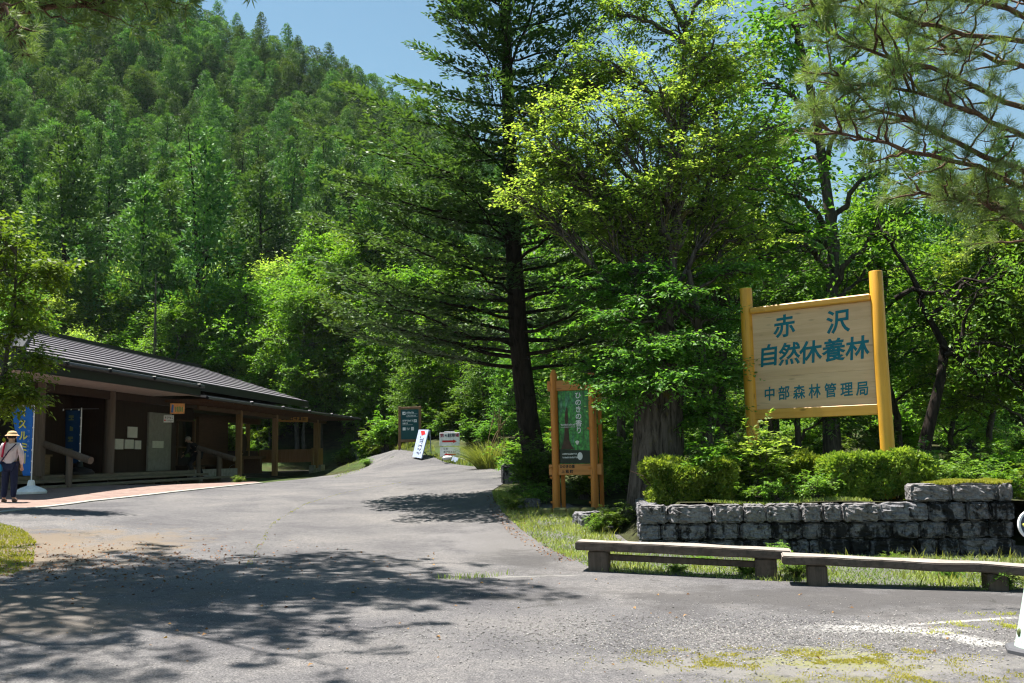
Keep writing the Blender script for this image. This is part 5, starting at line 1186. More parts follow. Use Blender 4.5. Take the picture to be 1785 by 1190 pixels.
make_tree('pine_tree', T, L, tuple(tk[0]), M['bark_pine'], M['pine'], 'pine whose long boughs of fine pale needles reach over the big wooden sign', 'tree', None, .05)
# near pine on the left: trunk outside the frame, high boughs over the road
T = TB(); L = LB(); bx, by = -7.9, 11.4; bz = g(bx, by)
tk = np.array([(bx, by, bz - .2), (bx + .1, by, bz + 3), (bx, by + .1, bz + 6), (bx + .1, by, bz + 9), (bx, by, bz + 13)]); T.tube(tk, np.array([.22, .18, .15, .11, .04]), 12)
for k in range(64):
    h = bz + 6.4 + 6 * (k / 64); a_ = 2.4 * k + rng.normal() * .3; Lb = (5.6 - 3.2 * (k / 64)) * rng.uniform(.75, 1.12)
    if k % 3 == 0: a_ = rng.uniform(-.1, 1.0); Lb = rng.uniform(4.2, 5.4); h = bz + 6.6 + 3 * rng.random()
    d = np.array([math.cos(a_), math.sin(a_), .10]); p0 = np.array([bx, by, h]); e = p0 + d * Lb
    zmin = 1.55 + .50 * max(e[1], .1) + .7
    if e[0] > -.56 * e[1] and e[2] < zmin: e[2] = zmin if zmin - e[2] < 1.6 else e[2]
    if e[0] > -.58 * e[1] - .6 and e[1] > 0 and e[2] < 1.55 + .50 * e[1]: continue
    pine_branch(rng, T, L, [p0, p0 * .5 + e * .5 + [0, 0, -.1], e], .05, 1.15, 13, 7, 9, .16, .017, .2)
Pg = [at(*q) for q in ((-120,-60,8.6),(-20,-10,8.6),(20,20,8.6),(32,60,8.6),(40,95,8.6))]; st_ = np.array([bx, by, Pg[0][2] - .4])
pine_branch(rng, T, L, [st_] + Pg, .035, .32, 14, 3, 13, .11, .005, .45)
for px in (130, 250, 340):
    Pg = [at(px - 160, -120, 9.6), at(px - 60, -60, 9.4), at(px, -22, 9.2)]; pine_branch(rng, T, L, Pg, .02, .4, 7, 4, 13, .11, .007, .3)
make_tree('pine_tree', T, L, tuple(tk[0]), M['bark_pine'], M['pine'], 'near pine with boughs hanging into the top left corner that shades the foreground road', 'tree', None, .05)

# ---------------------------------------------------------------- bright broadleaf tree over the signs, on the old trunk
rng = np.random.default_rng(5)
A = lambda px, py, d: at(px, py, d)
def lobe(px, py, d, r, ry=None, rz=None): return (A(px, py, d), (r, ry or r, (rz or r * .8)))
old = [A(1140, 905, 16.6), A(1146, 800, 16.6), A(1150, 690, 16.6), A(1160, 560, 16.9), A(1175, 400, 17.3), A(1190, 200, 17.9), A(1195, 20, 18.3)]
lob = [lobe(965,190,18.1,.95), lobe(925,250,18.1,.6), lobe(1060,110,18.3,1.0), lobe(1180,50,18.5,1.1), lobe(1010,290,17.5,.95), lobe(1110,250,17.7,1.0), lobe(1215,190,18.3,1.0), lobe(1290,300,18.5,.95),
       lobe(1190,360,17.9,.95), lobe(905,330,17.4,.5), lobe(1085,400,17.7,.75), lobe(1285,120,18.7,.9), lobe(1090,30,18.7,.9), lobe(1000,130,18.5,.8), lobe(1240,430,18.3,.8), lobe(1310,410,18.7,.8), lobe(1120,-60,18.7,1.1), lobe(1260,-40,18.9,1.1), lobe(1100,330,17.2,.75), lobe(1165,290,17.0,.8), lobe(1060,205,17.4,.8), lobe(1145,150,17.6,.9), lobe(1245,255,17.5,.8), lobe(1330,230,18.3,.8), lobe(1235,100,17.8,.9), lobe(1040,370,17.0,.6), lobe(1140,420,17.3,.6), lobe(970,250,17.6,.7), lobe(1270,370,17.6,.7)]
T, L = broadleaf(rng, old, .46, lob, 25, 9, 9, .084, .42, .13, .05, flat=.36, radii=[.51, .45, .42, .15, .09, .06, .03])
tr0 = T.V[0].reshape(len(old), 12, 3)
make_tree('broadleaf_tree', T, L, tuple(old[0]), M['bark_old'], M['maple'], 'bright yellow green broadleaf tree on a thick old mossy trunk between the two wooden signs', 'tree')
# darker layered foliage hanging in front of the old trunk
rng = np.random.default_rng(6)
tr_ = [A(1235, 870, 17.2), A(1232, 760, 17.2), A(1225, 640, 17.1), A(1215, 540, 17.0), A(1200, 470, 16.9)]
lob = [lobe(1060,560,16.2,.62,.7,.26), lobe(1150,520,16.2,.75,.8,.26), lobe(1110,620,15.9,.75,.7,.26), lobe(1035,650,16.6,.38,.4,.26), lobe(1200,600,16,.8,.8,.26), lobe(1270,560,16.9,.7,.7,.26), lobe(1075,690,15.9,.4,.5,.3), lobe(1170,665,15.6,.72,.6,.32),
       lobe(1260,650,16.6,.62,.7,.26), lobe(1240,720,16.2,.55,.6,.35), lobe(1020,510,16.8,.5,.6,.3), lobe(1100,480,16.6,.7,.7,.26), lobe(1290,480,17.2,.8,.8,.26)]
T, L = broadleaf(rng, tr_, .12, lob, 22, 9, 9, .085, .3, .3, .05, .3, .22)
make_tree('broadleaf_tree', T, L, tuple(tr_[0]), M['bark_grey'], M['dark'], 'slender tree with flat layers of mid green leaves hanging over the old trunk', 'tree')

# ---------------------------------------------------------------- left-edge young tree
rng = np.random.default_rng(8)
d_ = 18.4; b_ = at(-28, 860, d_); b_[2] = g(b_[0], d_)
tr_ = [b_, A(-18, 760, d_), A(6, 650, d_), A(26, 530, d_), A(28, 430, d_)]
lob = [lobe(25,425,d_,.55), lobe(-20,470,d_,.7), lobe(75,480,d_,.42), lobe(35,530,d_,.45), lobe(-25,590,d_,.35), lobe(100,465,d_,.3), lobe(40,570,d_,.25), lobe(-5,660,d_,.3), lobe(48,690,d_ - .3,.16), lobe(-12,700,d_ - .3,.2), lobe(62,625,d_ - .2,.14), lobe(-30,400,d_,.6), lobe(14,690,d_ - .5,.14)]
T, L = broadleaf(rng, tr_, .06, lob, 13, 6, 8, .115, .25, .5, .04, .4)
make_tree('young_tree', T, L, tuple(tr_[0]), M['bark_grey'], M['mid'], 'young glossy leaved tree at the left edge in front of the rest house roof', 'tree')

# ---------------------------------------------------------------- general broadleaf trees, made once and copied
def generic(rng, H, R, n_lobes, n_sub, leaf, mat, name, nt=7, nlf=8, tr=.13, low=.35, bare=.05):
    tk_ = np.array([(0, 0, -.3), (rng.normal() * .08, rng.normal() * .08, H * .2), (rng.normal() * .2, rng.normal() * .2, H * .45), (rng.normal() * .3, rng.normal() * .3, H * .7), (rng.normal() * .3, rng.normal() * .3, H * .92)])
    lob = []
    for k in range(n_lobes):
        t = (k + .5) / n_lobes; h = H * (low + (1 - low) * t) - .3; a_ = k * 2.4 + rng.normal() * .4; rr = R * math.sqrt(max(.03, 1 - (2 * t - .75) ** 2 if t > .375 else 1)) * rng.uniform(.35, .75)
        s_ = R * rng.uniform(.34, .52); lob.append((np.array([rr * math.cos(a_), rr * math.sin(a_), h]), (s_, s_, s_ * .72)))
    T, L = broadleaf(rng, tk_, tr, lob, n_sub, nt, nlf, leaf, .25, .45, bare)
    tm, cm = T.mesh('trunk'), L.mesh('crown'); tm.materials.append(M['bark_grey']); cm.materials.append(mat); return tm, cm
rng = np.random.default_rng(14)
GB = {'a': generic(rng, 9, 2.8, 16, 20, .17, M['mid'], 'a'), 'b': generic(rng, 8, 2.6, 15, 20, .16, M['dark'], 'b'), 'c': generic(rng, 7, 2.4, 14, 20, .16, M['maple'], 'c', low=.25), 'd': generic(rng, 10, 2.5, 15, 12, .15, M['dark'], 'd', tr=.16, bare=.3, low=.4)}
GM = {k: [cm] for k, (tm, cm) in GB.items()}
def place(kind, px, d, s, label, rzv=None, sy=1.0, y=None, group=None, name='broadleaf_tree', cat='tree', mat=None):
    x = at(px, 700, d)[0]; z = g(x, d); tm, cm = GB[kind]
    r = empty(name, (x, d, z - .1), label, cat, group, rzv if rzv is not None else (px * .37) % 6.28); r.scale = (s, s, s * sy)
    link('trunk', tm, None, r); o = link('crown', cm, None, r)
    if mat: o.material_slots[0].link = 'OBJECT'; o.material_slots[0].material = M[mat]
    return r
# wood behind the rest house
for px, d, k, s, lb, mt in ((30,53.5,'a',0.9,'green tree above the left end of the house roof','mid'),(130,54.6,'c',0.84,'yellow green small tree behind the upper roof ridge','maple'),(215,58.0,'a',0.95,'mid green tree behind the middle of the house roof','mid'),
        (300,56.9,'c',0.81,'pale leafy tree low behind the roof ridge','mid'),(375,60.3,'a',1.01,'mid green leafy tree above the porch roof join','mid'),(440,58.0,'c',0.9,'loose green tree behind the porch roof','mid'),
        (505,59.1,'a',1.06,'broad bright tree standing over the porch roof','mid'),(560,55.2,'b',1.12,'dark broad tree at the far end of the porch','mid'),(600,62.5,'c',1.4,'tall pale yellow green tree above the porch end, in flat layers','maple'),
        (625,54.6,'b',0.69,'low dark tree beside the far bend of the road','dark'),(530,54.6,'b',0.78,'dark leafy tree seen through the open porch','dark'),(470,55.7,'b',0.62,'small dark tree behind the open porch','dark'),
        (675,56,'a',1.1,'green tree behind the teal board by the road bend','mid'),(655,54,'b',.85,'bushy tree leaning over the teal board from the left','mid'),(725,46.5,'b',0.72,'leafy tree overhanging the teal board','dark'),
        (800,45.0,'a',0.95,'bright leafy tree above the white arrow stand','mid'),(770,49.0,'c',1.0,'light green tree behind the white arrow stand','mid'),(860,44.0,'b',0.9,'dark tree behind the spruce trunk','dark'),(845,40.0,'b',0.62,'low dark tree behind the grass clump','dark'),
        (740,56.0,'a',1.15,'taller green tree back of the teal board','mid'),(830,58.0,'a',1.2,'tall tree filling the gap left of the spruce','mid'),(940,50.0,'b',1.2,'dark tree right behind the spruce trunk','dark'),(900,33.0,'b',0.5,'small dark tree in the shade behind the spruce','dark')):
    place(k, px, d, s, lb, mat=mt)
for px, d, k, s, lb, mt in ((95,57,'c',1.15,'yellow green tree at the foot of the hillside above the left part of the roof','maple'),(165,59,'a',1.0,'green tree at the hill foot left of the dead snag','mid'),(250,57,'c',1.05,'pale tree at the hill foot beside the dead snag','mid'),(335,58,'c',1.25,'round light green tree at the hill foot above mid roof','mid'),
        (420,57,'a',1.1,'tall light green tree at the hill foot above the porch roof','mid'),(480,62,'c',1.4,'pale layered tree on the lower slope above the porch','maple'),(560,62,'a',1.3,'large green tree on the lower slope beyond the porch end','mid'),(385,63,'c',1.3,'pale green tree a little up the slope','maple'),(200,64,'c',1.2,'light tree a little up the slope behind the roof','maple'),(520,55,'a',1.05,'full green tree behind the far half of the porch','mid'),(600,58,'a',1.25,'full green tree just past the porch end','mid'),(455,56.5,'c',1.0,'light tree behind the porch middle','maple'),(640,60,'a',1.4,'large light green tree past the road bend','mid'),(575,66,'c',1.5,'tall pale tree up the slope beyond the porch','maple'),(300,55.5,'a',.9,'leafy tree close behind the middle of the roof','mid')):
    place(k, px, d, s, lb, mat=mt)
sn = at(268, 640, 54); T = TB(); zb_ = g(sn[0], 54); tpz = at(268, 478, 54)[2]; T.tube(np.array([(sn[0], 54, zb_ - .2), (sn[0] + .05, 54, (zb_ + tpz) / 2), (sn[0] - .03, 54, tpz)]), np.array([.13, .10, .03]), 7)
for k in range(22):
    z_s = zb_ + (tpz - zb_) * (.3 + .68 * k / 22); a_ = k * 2.4; T.tube(np.array([(sn[0], 54, z_s), (sn[0] + .9 * math.cos(a_) * (1.1 - k / 26), 54 + .9 * math.sin(a_), z_s + .15)]), np.array([.025, .006]), 4)
make_tree('dead_tree', T, None, (sn[0], 54, zb_), M['bark_grey'], None, 'grey dead snag with short bare twigs standing behind the house roof', 'tree')
# wood on the right, behind both signs
for px, d, k, s, lb, mt in ((1445,23,'d',1.3,'tall dark trunked tree right behind the big sign','dark'),(1255,24,'d',1.15,'slim grey trunked tree left of the big sign, set back','mid'),(1345,27,'d',1.0,'tall slim tree above the left post of the big sign','mid'),
        (1080,27,'b',1.0,'dark tree in the shade behind the poster board','dark'),(1000,30,'b',1.05,'dark tree between spruce and poster board','dark'),(1180,25,'b',.9,'dense dark tree behind the old trunk','dark'),
        (1390,21,'b',.62,'low dark leafy tree below the big sign','dark'),(1560,25,'a',.8,'mid green tree right of the big sign','mid'),
        (1660,26,'c',.6,'low light green tree right of the big sign','maple'),(1720,23,'a',.62,'green tree at the right edge beyond the wall','maple'),(1790,21,'b',.75,'leafy tree at the right frame edge','mid'),(1600,33,'c',.9,'pale green tree far right in the clearing','mid'),
        (1700,34,'c',1.0,'pale green tree far right near the edge','mid'),(1110,36,'b',1.2,'tall dark tree far behind the poster board','dark'),
        (1540,38,'c',1.0,'far pale tree right of the sign','maple'),(1660,44,'a',1.0,'far green tree at right below the skyline','mid'),(1775,40,'a',1.1,'far green tree at the right frame edge','mid'),(1000,42,'a',1.2,'far leafy tree behind the spruce crown','mid')):
    place(k, px, d, s, lb, mat=mt)
# bare dark boughs at the right
rng = np.random.default_rng(77); T = TB(); L = LB()
tk = np.array([A(1600, 850, 19), A(1615, 760, 19), A(1640, 660, 19), A(1645, 600, 19.2), A(1600, 520, 19.3)]); T.tube(tk, np.array([.16, .13, .10, .08, .05]), 8)
for gl in ([(1560,520,19.3),(1640,505,19),(1730,480,18.7),(1790,450,18.6)], [(1640,600,19.1),(1700,655,18.8),(1760,660,18.6),(1800,690,18.5)], [(1640,650,19),(1670,590,19),(1690,540,19),(1720,500,19)], [(1620,560,19.2),(1680,500,19.2),(1740,440,19.2)], [(1645,620,19),(1700,600,18.9),(1790,600,18.8)], [(1610,520,19.2),(1560,440,19.4),(1530,380,19.6)]):
    Pg = np.array([A(*q) for q in gl]); Pg = np.array([lerp_path(Pg, s) for s in np.linspace(0, 1, 9)]); Pg[1:-1] += rng.normal(size=(7, 3)) * .05; T.tube(Pg, np.linspace(.06, .012, 9), 6)
    for k in range(16):
        p = lerp_path(Pg, rng.uniform(.2, 1)); d = rvec(rng, 1)[0] * [1, 1, .8]; e = p + d * rng.uniform(.4, 1.1); T.tube(bez(p, d, e, 5, rng, .05), np.linspace(.014, .003, 5), 4)
        if k % 2:
            for q in range(5):
                c = e + rvec(rng, 1)[0] * .25; m_ = 8; S = rng.uniform(.07, .12, m_); L.add(c + rng.normal(size=(m_, 3)) * .1, rvec(rng, m_), np.array([0, 0, 1.]) + rng.normal(size=(m_, 3)) * .4, S, S * .5, rng.uniform(.2, .9, m_))
make_tree('bare_limbed_tree', T, L, tuple(tk[0]), M['bark_dark'], M['dark'], 'leaning tree with long bare dark boughs right of the big sign', 'tree')

# ---------------------------------------------------------------- hedges, shrubs, plants
def hedge(px0, px1, y0, y1, d, label, n, mat, seed, dep=.6):
    rng = np.random.default_rng(seed); x0, x1 = A(px0, y0, d)[0], A(px1, y0, d)[0]; z1 = A((px0 + px1) / 2, y0, d)[2]; z0 = .80
    r = empty('hedge', ((x0 + x1) / 2, d + dep / 2, z0), label, 'hedge'); L = LB(); T = TB()
    m_ = n // 9; u = rng.uniform(0, 1, (m_, 3)); f = rng.choice(6, m_, p=[.2, .2, .3, .12, .06, .12]); dpth = rng.random(m_) ** 2 * .14
    C = np.stack([x0 + (x1 - x0) * u[:, 0], d + dep * u[:, 1], z0 + (z1 - z0) * u[:, 2]], 1)
    top = f < 2; C[top, 2] = z1 - dpth[top]; C[f == 2, 1] = d + dpth[f == 2]; C[f == 3, 0] = x0 + dpth[f == 3]; C[f == 4, 0] = x1 - dpth[f == 4]
    nz = np.array([mnoise.noise(Vector((c[0] * 3.2, c[1] * 3.2, c[2] * 3.2))) for c in C]); ctr = np.array([(x0 + x1) / 2, d + dep / 2, (z0 + z1) / 2])
    rr = np.array([(x1 - x0) / 2, dep / 2, (z1 - z0) / 2]); q = np.abs((C - ctr) / rr); C = ctr + (C - ctr) / (1 + .22 * (np.sort(q, 1)[:, 1:2] - .6).clip(0)); C += unit(C - ctr) * (nz * .2)[:, None]
    nrm_ = np.where(top[:, None], np.array([0, -.15, 1.]), np.where((f == 3)[:, None], np.array([-1, 0, .5]), np.where((f == 4)[:, None], np.array([1, 0, .5]), np.array([0, -1., .45])))) + rng.normal(size=(m_, 3)) * .3
    k9 = 9; CC = np.repeat(C, k9, 0); NN = np.repeat(nrm_, k9, 0); D = NN * .8 + rvec(rng, m_ * k9) * .8; S = rng.uniform(.04, .085, m_ * k9); tt_ = np.repeat(.42 + nz * .45 + rng.normal(size=m_) * .2 + np.where(top, .12, 0), k9)  # top leaves get a lighter tint that paints in light from above
    L.add(CC + rng.normal(size=CC.shape) * .012, D, rvec(rng, m_ * k9) + NN * .3, S, S * .42, np.clip(tt_ + rng.normal(size=m_ * k9) * .12, 0, 1))
    for k in range(26):
        a = np.array([rng.uniform(x0 + .1, x1 - .1), d + rng.uniform(.15, dep - .1), z0 - .05]); b = a + [rng.normal() * .2, rng.normal() * .12, (z1 - z0) * .9]; T.tube(bez(a, (0, 0, 1), b, 5, rng, .04), np.linspace(.016, .004, 5), 4)
    L.P = [p - np.array(r.location) for p in L.P]; T.V = [v_ - np.array(r.location) for v_ in T.V]
    link('foliage', L.mesh('foliage'), M[mat], r); link('stems', T.mesh('stems'), M['bark_pine'], r); return r
hedge(1137, 1275, 806, 880, 14.6, 'clipped box shaped hedge at the left end of the stone wall', 24000, 'hedge', 1, .75)
hedge(1455, 1635, 793, 880, 14.35, 'larger clipped box shaped hedge below the right post of the big sign', 30000, 'hedge', 2, .8)
hedge(1262, 1365, 812, 880, 15.35, 'shaded hedge bush behind the wall, just right of the left hedge', 14000, 'hedge', 3, .8)
hedge(1370, 1475, 800, 880, 15.2, 'shaded hedge bush behind the wall, touching the larger right hedge', 14000, 'hedge', 4, .8)
def shrub_mesh(rng, H, R, n_st, leaf, nl=12, up=.7):
    T = TB(); L = LB()
    for k in range(n_st):
        a_ = rng.uniform(0, 6.28); rr = R * math.sqrt(rng.random()); h = H * rng.uniform(.5, 1.05) * (1 - .35 * rr / R); e = np.array([rr * math.cos(a_), rr * math.sin(a_), h]); p = np.array([rng.normal() * .06, rng.normal() * .06, -.05])
        br = bez(p, (0, 0, up + .3), e, 6, rng, .03); T.tube(br, np.linspace(.012, .003, 6), 4); d = unit(br[-1] - br[-3])
        for q in range(5):
            b = lerp_path(br, rng.uniform(.35, 1)); dd = unit(d * .4 + rvec(rng, 1)[0] * [1, 1, .35]); m_ = nl; Lt = rng.uniform(.12, .3) * H ** .3
            al = np.linspace(.1, 1.05, m_)[:, None]; sd_ = unit(np.cross(dd, [0, 0, 1])) * np.where(np.arange(m_) % 2, 1, -1)[:, None]
            P = b + dd * Lt * al; P[:, 2] += .04 * np.sin(al[:, 0] * 3) - .04 * al[:, 0] ** 2; S = leaf * rng.uniform(.6, 1.2, m_)
            L.add(P, dd * .5 + sd_ * .9 + rng.normal(size=(m_, 3)) * .2 + [0, 0, -.12], np.array([0, 0, 1.]) + rng.normal(size=(m_, 3)) * .3, S, S * .5, np.clip(.45 + rng.normal(size=m_) * .2 + rng.uniform(-.15, .15), 0, 1))
    tm, cm = T.mesh('stems'), L.mesh('foliage'); tm.materials.append(M['bark_grey']); return tm, cm
rng = np.random.default_rng(40)
SH = [shrub_mesh(rng, 1.0, .6, 46, .085), shrub_mesh(rng, .7, .6, 42, .075), shrub_mesh(rng, 1.4, .55, 46, .10)]
for tm, cm in SH: cm.materials.append(M['shrub'])
def shrub(k, x, y, s, label, mat='shrub', z=None, group=None, name='shrub'):
    tm, cm = SH[k]; z = (max(g(x, y), float(soil(x, y)) if 1.6 < x < 9 and 13.9 < y < 21 else -9)) if z is None else z
    r = empty(name, (x, y, z - .02), label, 'shrub' if name == 'shrub' else 'plant', group, (x * 7.3 + y * 3.1) % 6.28); r.scale = (s,) * 3
    link('stems', tm, None, r); o = link('foliage', cm, None, r); o.material_slots[0].link = 'OBJECT'; o.material_slots[0].material = M[mat]; return r
def shp(k, px, d, s, label, mat='shrub', **kw): return shrub(k, at(px, 800, d)[0], d, s, label, mat, **kw)
for k, px, d, s, lb, mt in ((2,1325,14.95,1.0,'yellow green shrub lit against the foot of the left sign post','maple'),(2,1245,15.0,.9,'green shrub behind the left hedge','mid'),(0,1205,15.5,.5,'small shrub rising over the top of the left hedge','mid'),(1,1350,14.5,.62,'low leafy plant on the wall between the hedges','shrub'),
        (1,1420,14.5,.7,'low pale plant on the wall beside the larger hedge','shrub'),(1,1300,14.6,.5,'small plant on the wall right of the left hedge','mid'),(0,1660,15.2,.8,'bright leafy shrub right of the larger hedge','shrub'),(2,1700,16.2,.75,'taller shrub behind the mossy end of the wall','shrub'),
        (0,1750,15.4,.75,'green shrub above the mossy right end of the wall','mid'),(1,1625,14.9,.85,'leafy shrub spilling over the right side of the larger hedge','shrub'),(2,1620,17,.8,'pale shrub behind the larger hedge','shrub'),(0,1500,15.6,.7,'shrub at the foot of the right sign post','mid'),(2,1790,16.5,.8,'shrub at the right frame edge behind the wall','mid'),(0,1440,16.5,.8,'shaded shrub under the sign panel','dark'),(0,1390,17,.9,'shaded shrub behind the sign panel foot','dark')):
    shp(k, px, d, s, lb, mt)
x, y, _ = hit(1080, 930); shrub(1, x, y + .2, .75, 'bushy green plant at the left corner of the stone wall', 'shrub'); shrub(1, x - .35, y + .1, .5, 'small broad leaved weed left of the wall corner', 'mid')
SL = 'dark shrub in the shaded undergrowth behind the poster board'
rng = np.random.default_rng(51)
for i in range(46):
    d = rng.uniform(19.5, 34); px = rng.uniform(880, 1330); x = at(px, 800, d)[0]
    if math.hypot(x - .6, d - 22) < .7: continue
    shrub(int(rng.integers(3)), x, d, rng.uniform(.8, 1.5), SL, 'dark' if rng.random() < .65 else 'mid', group='shrubs of the shaded undergrowth')
for i in range(30):
    d = rng.uniform(33, 46); px = rng.uniform(900, 1800); shrub(2, at(px, 800, d)[0], d, rng.uniform(1.3, 2.2), 'shrub in the dim far end of the wood behind the signs', 'dark', group='shrubs at the far end of the wood')
SL2 = 'leafy shrub in the thicket right of the big sign'
for i in range(26):
    d = rng.uniform(18.5, 32); px = rng.uniform(1340, 1830); shrub(int(rng.integers(3)), at(px, 800, d)[0], d, rng.uniform(.9, 1.6), SL2, 'mid' if rng.random() < .6 else 'shrub', group='shrubs of the right thicket')
SL3 = 'green shrub along the far roadside behind the signs'
for px, d, s in ((655,47,1.5),(672,45,1.6),(690,46.5,1.4),(640,50,1.5),(660,46.5,1.1),(715,46,1.5),(755,44,1.6),(770,42,1.4),(820,39,1.5),(850,38,1.5),(875,35,1.3),(890,33,1.1),(735,44,1.9),(790,42,1.9),(830,43,2.0),(700,46,2.0)):
    shp(2 if s > 1.4 else 0, px, d, s * (1 if px < 700 else .75), SL3, 'mid' if px < 700 else 'dark', group='shrubs along the far roadside')
SL4 = 'shrub growing behind the open porch of the house'
for i in range(34): 
    d = rng.uniform(40, 51); shrub(int(rng.integers(3)), U * Bx(-18.6 + rng.uniform(-2.5, 1.4), d), U * d, rng.uniform(1.3, 2.3), SL4, 'mid', group='shrubs behind the porch')
for px, d, s in ((602,53,1.1),(612,54.5,1.2),(592,52.6,.8),(622,56,1.3)): shp(0, px, d, s, 'dark green shrub at the far corner of the porch', 'mid', group='shrubs at the porch corner')
for px, py, s, lb in ((415,842,.4,'low green tuft at the foot of the first porch post'),(640,812,.6,'low green plant where the porch meets the road')):
    q = hit(px, py); shrub(1, q[0], q[1], s, lb, 'mid')
for px, py, s, lb in ((895,890,.55,'weed at the inner edge of the grass verge'),(905,870,.5,'leafy weed beside the square stone block'),(935,880,.7,'broad leaved weed at the spruce roots'),(1180,1000,.28,'small weed under the longer bench'),(1305,1006,.35,'weed by the right leg of the longer bench'),(1390,1008,.42,'weed between the two benches'),(1745,1030,.42,'broad leaved weed by the right leg of the lower bench'),
        (1655,1010,.3,'small weed behind the lower bench'),(1355,975,.4,'weed climbing the wall foot behind the bench ends'),(1225,985,.3,'weed in the grass behind the longer bench'),(1560,985,.3,'weed at the wall foot behind the lower bench')):
    q = hit(px, py); shrub(1, q[0], q[1], s, lb, 'shrub', name='weed')
# ornamental grass clump
rng = np.random.default_rng(60)
def blades(rng, X, Y, Z, H, W, tint, lean=.35):
    n = len(X); a_ = rng.uniform(0, 6.28, n); D = np.stack([np.cos(a_) * lean * rng.uniform(.2, 1.6, n), np.sin(a_) * lean * rng.uniform(.2, 1.6, n), np.ones(n)], 1); D = unit(D)
    sd_ = unit(np.cross(D, rvec(rng, n))); P = np.stack([X, Y, Z], 1); Hh = H[:, None]; Wd = W[:, None]
    m_ = P + D * Hh * .55; tp_ = P + D * Hh + (D * [1, 1, 0]) * Hh * .35 - np.array([0, 0, .08]) * Hh
    V = np.stack([P - sd_ * Wd, P + sd_ * Wd, m_ + sd_ * Wd * .8, tp_, m_ - sd_ * Wd * .8], 1).reshape(-1, 3); i = np.arange(n) * 5
    return V, [np.stack([i, i + 1, i + 2, i + 4], 1), np.stack([i + 4, i + 2, i + 3], 1)], np.repeat(tint, 5)
def grass(name, rng, poly, n, h0, h1, mat, label, kind='stuff', w0=.006, lean=.35, zf=None, patchy=0.0, cat='grass'):
    X, Y = scatter(rng, poly, n)
    nz = np.array([mnoise.noise(Vector((x * 1.7, y * 1.7, 3.3))) for x, y in zip(X, Y)])
    if patchy: k = nz > patchy - rng.random(len(X)) * .25; X, Y, nz = X[k], Y[k], nz[k]
    Z = (zf or G)(X, Y); k = len(X); H = rng.uniform(h0, h1, k) * (1 + nz * .5)
    V, F, tt = blades(rng, X, Y, Z, H, np.full(k, w0) * rng.uniform(.6, 1.3, k), np.clip(.5 + nz * .55 + rng.normal(size=k) * .18, 0, 1), lean)
    o = link(name, np_mesh(name, V, F, tt), M[mat]); return tag(o, label, cat, None, kind)
q = hit(855, 818); n = 900; a_ = rng.uniform(0, 6.28, n); rr = .28 * np.sqrt(rng.random(n)); X = q[0] + rr * np.cos(a_) * 1.6; Y = q[1] + .5 + rr * np.sin(a_)
r = empty('grass_clump', (q[0], q[1] + .5, q[2]), 'arching bright green ornamental grass clump beside the white arrow stand', 'plant')
b0 = np.array(r.location); D0 = np.stack([X - q[0], Y - q[1] - .5, np.zeros(n)], 1); T = TB()
V = []; F = []
for i in range(n):
    d = unit(np.array([D0[i, 0] * 1.2 + rng.normal() * .2, D0[i, 1] * 1.2 + rng.normal() * .2, 1.0])); Lh = rng.uniform(.7, 1.5); t = np.linspace(0, 1, 5)[:, None]
    P = np.array([D0[i, 0], D0[i, 1], 0]) + d * Lh * t + (d * [1, 1, 0]) * Lh * .6 * t ** 2 - np.array([0, 0, .3]) * Lh * t ** 2.5; sd_ = unit(np.cross(d, rvec(rng, 1)[0])) * .008
    wv = np.array([1, 1, .9, .6, .08])[:, None]; V.append(np.concatenate([P - sd_ * wv, P + sd_ * wv])); F.append(np.array([[j, j + 5, j + 6, j + 1] for j in range(4)]) + 10 * i)
link('blades', np_mesh('blades', np.concatenate(V), [np.concatenate(F)], np.repeat(rng.uniform(.15, .8, n), 10)), M['grass'], r)
for k in range(7):
    d = np.array([rng.uniform(-.3, .9), 0, 1.6]); P = bez((rng.uniform(-.2, .4), 0, 0), unit(d), np.array([rng.uniform(.0, .9), rng.normal() * .2, 1.75 + rng.uniform(-.2, .3)]), 6); T.tube(P, np.linspace(.008, .012, 6), 4)
link('stalks', T.mesh('stalks'), M['boxwood'], r)

# ---------------------------------------------------------------- grass, moss, litter, gravel, worn paint, cracks
rng = np.random.default_rng(70)
verge = right_edge[::-1] + [tuple(hit(1785, 1033)[:2]), (7.0, 13.2)] + [tuple(wa + wu * 2.5 - wnrm * .02), tuple(wa - wnrm * .02), (1.5, 15.4), (.6, 17.9), (.1, 19.5), (-.1, 21.5)]
verge = wp([(858,856),(862,874),(878,896),(905,922),(945,952),(1000,978),(1045,998),(1180,1006),(1340,1016),(1600,1027),(1735,1033)]) + [(6.6, 11.0), (6.9, 13.3), tuple(wa - wnrm * .02), (1.6, 15.2), (1.5, 17.6), (.5, 18.2), (.3, 20.5)]
grass('verge_grass', rng, verge, 52000, .02, .085, 'grass', 'short green grass on the verge between the road, benches and wall', w0=.005, lean=.6)
grass('verge_weeds', rng, verge, 3600, .06, .2, 'grass', 'taller grass tufts in the verge under the benches', w0=.006, patchy=.12)
far_v = far_r[:] + wp([(655,768),(700,778),(760,790),(830,804),(905,812),(910,826)])
grass('far_grass', rng, far_v, 12000, .08, .25, 'grass', 'grass strip along the far road edge under the signs', w0=.012)
lft = wp([(-60,915),(0,913),(40,925),(62,945),(58,985),(20,1005),(-60,1012)])
grass('left_grass', rng, lft, 14000, .02, .06, 'moss', 'yellow green turf patch at the left road edge', w0=.006)
grass('porch_grass', rng, wp([(575,836),(600,829),(636,818),(634,808),(612,802),(598,824)]), 1200, .02, .08, 'grass', 'grass at the far corner of the porch', w0=.01)
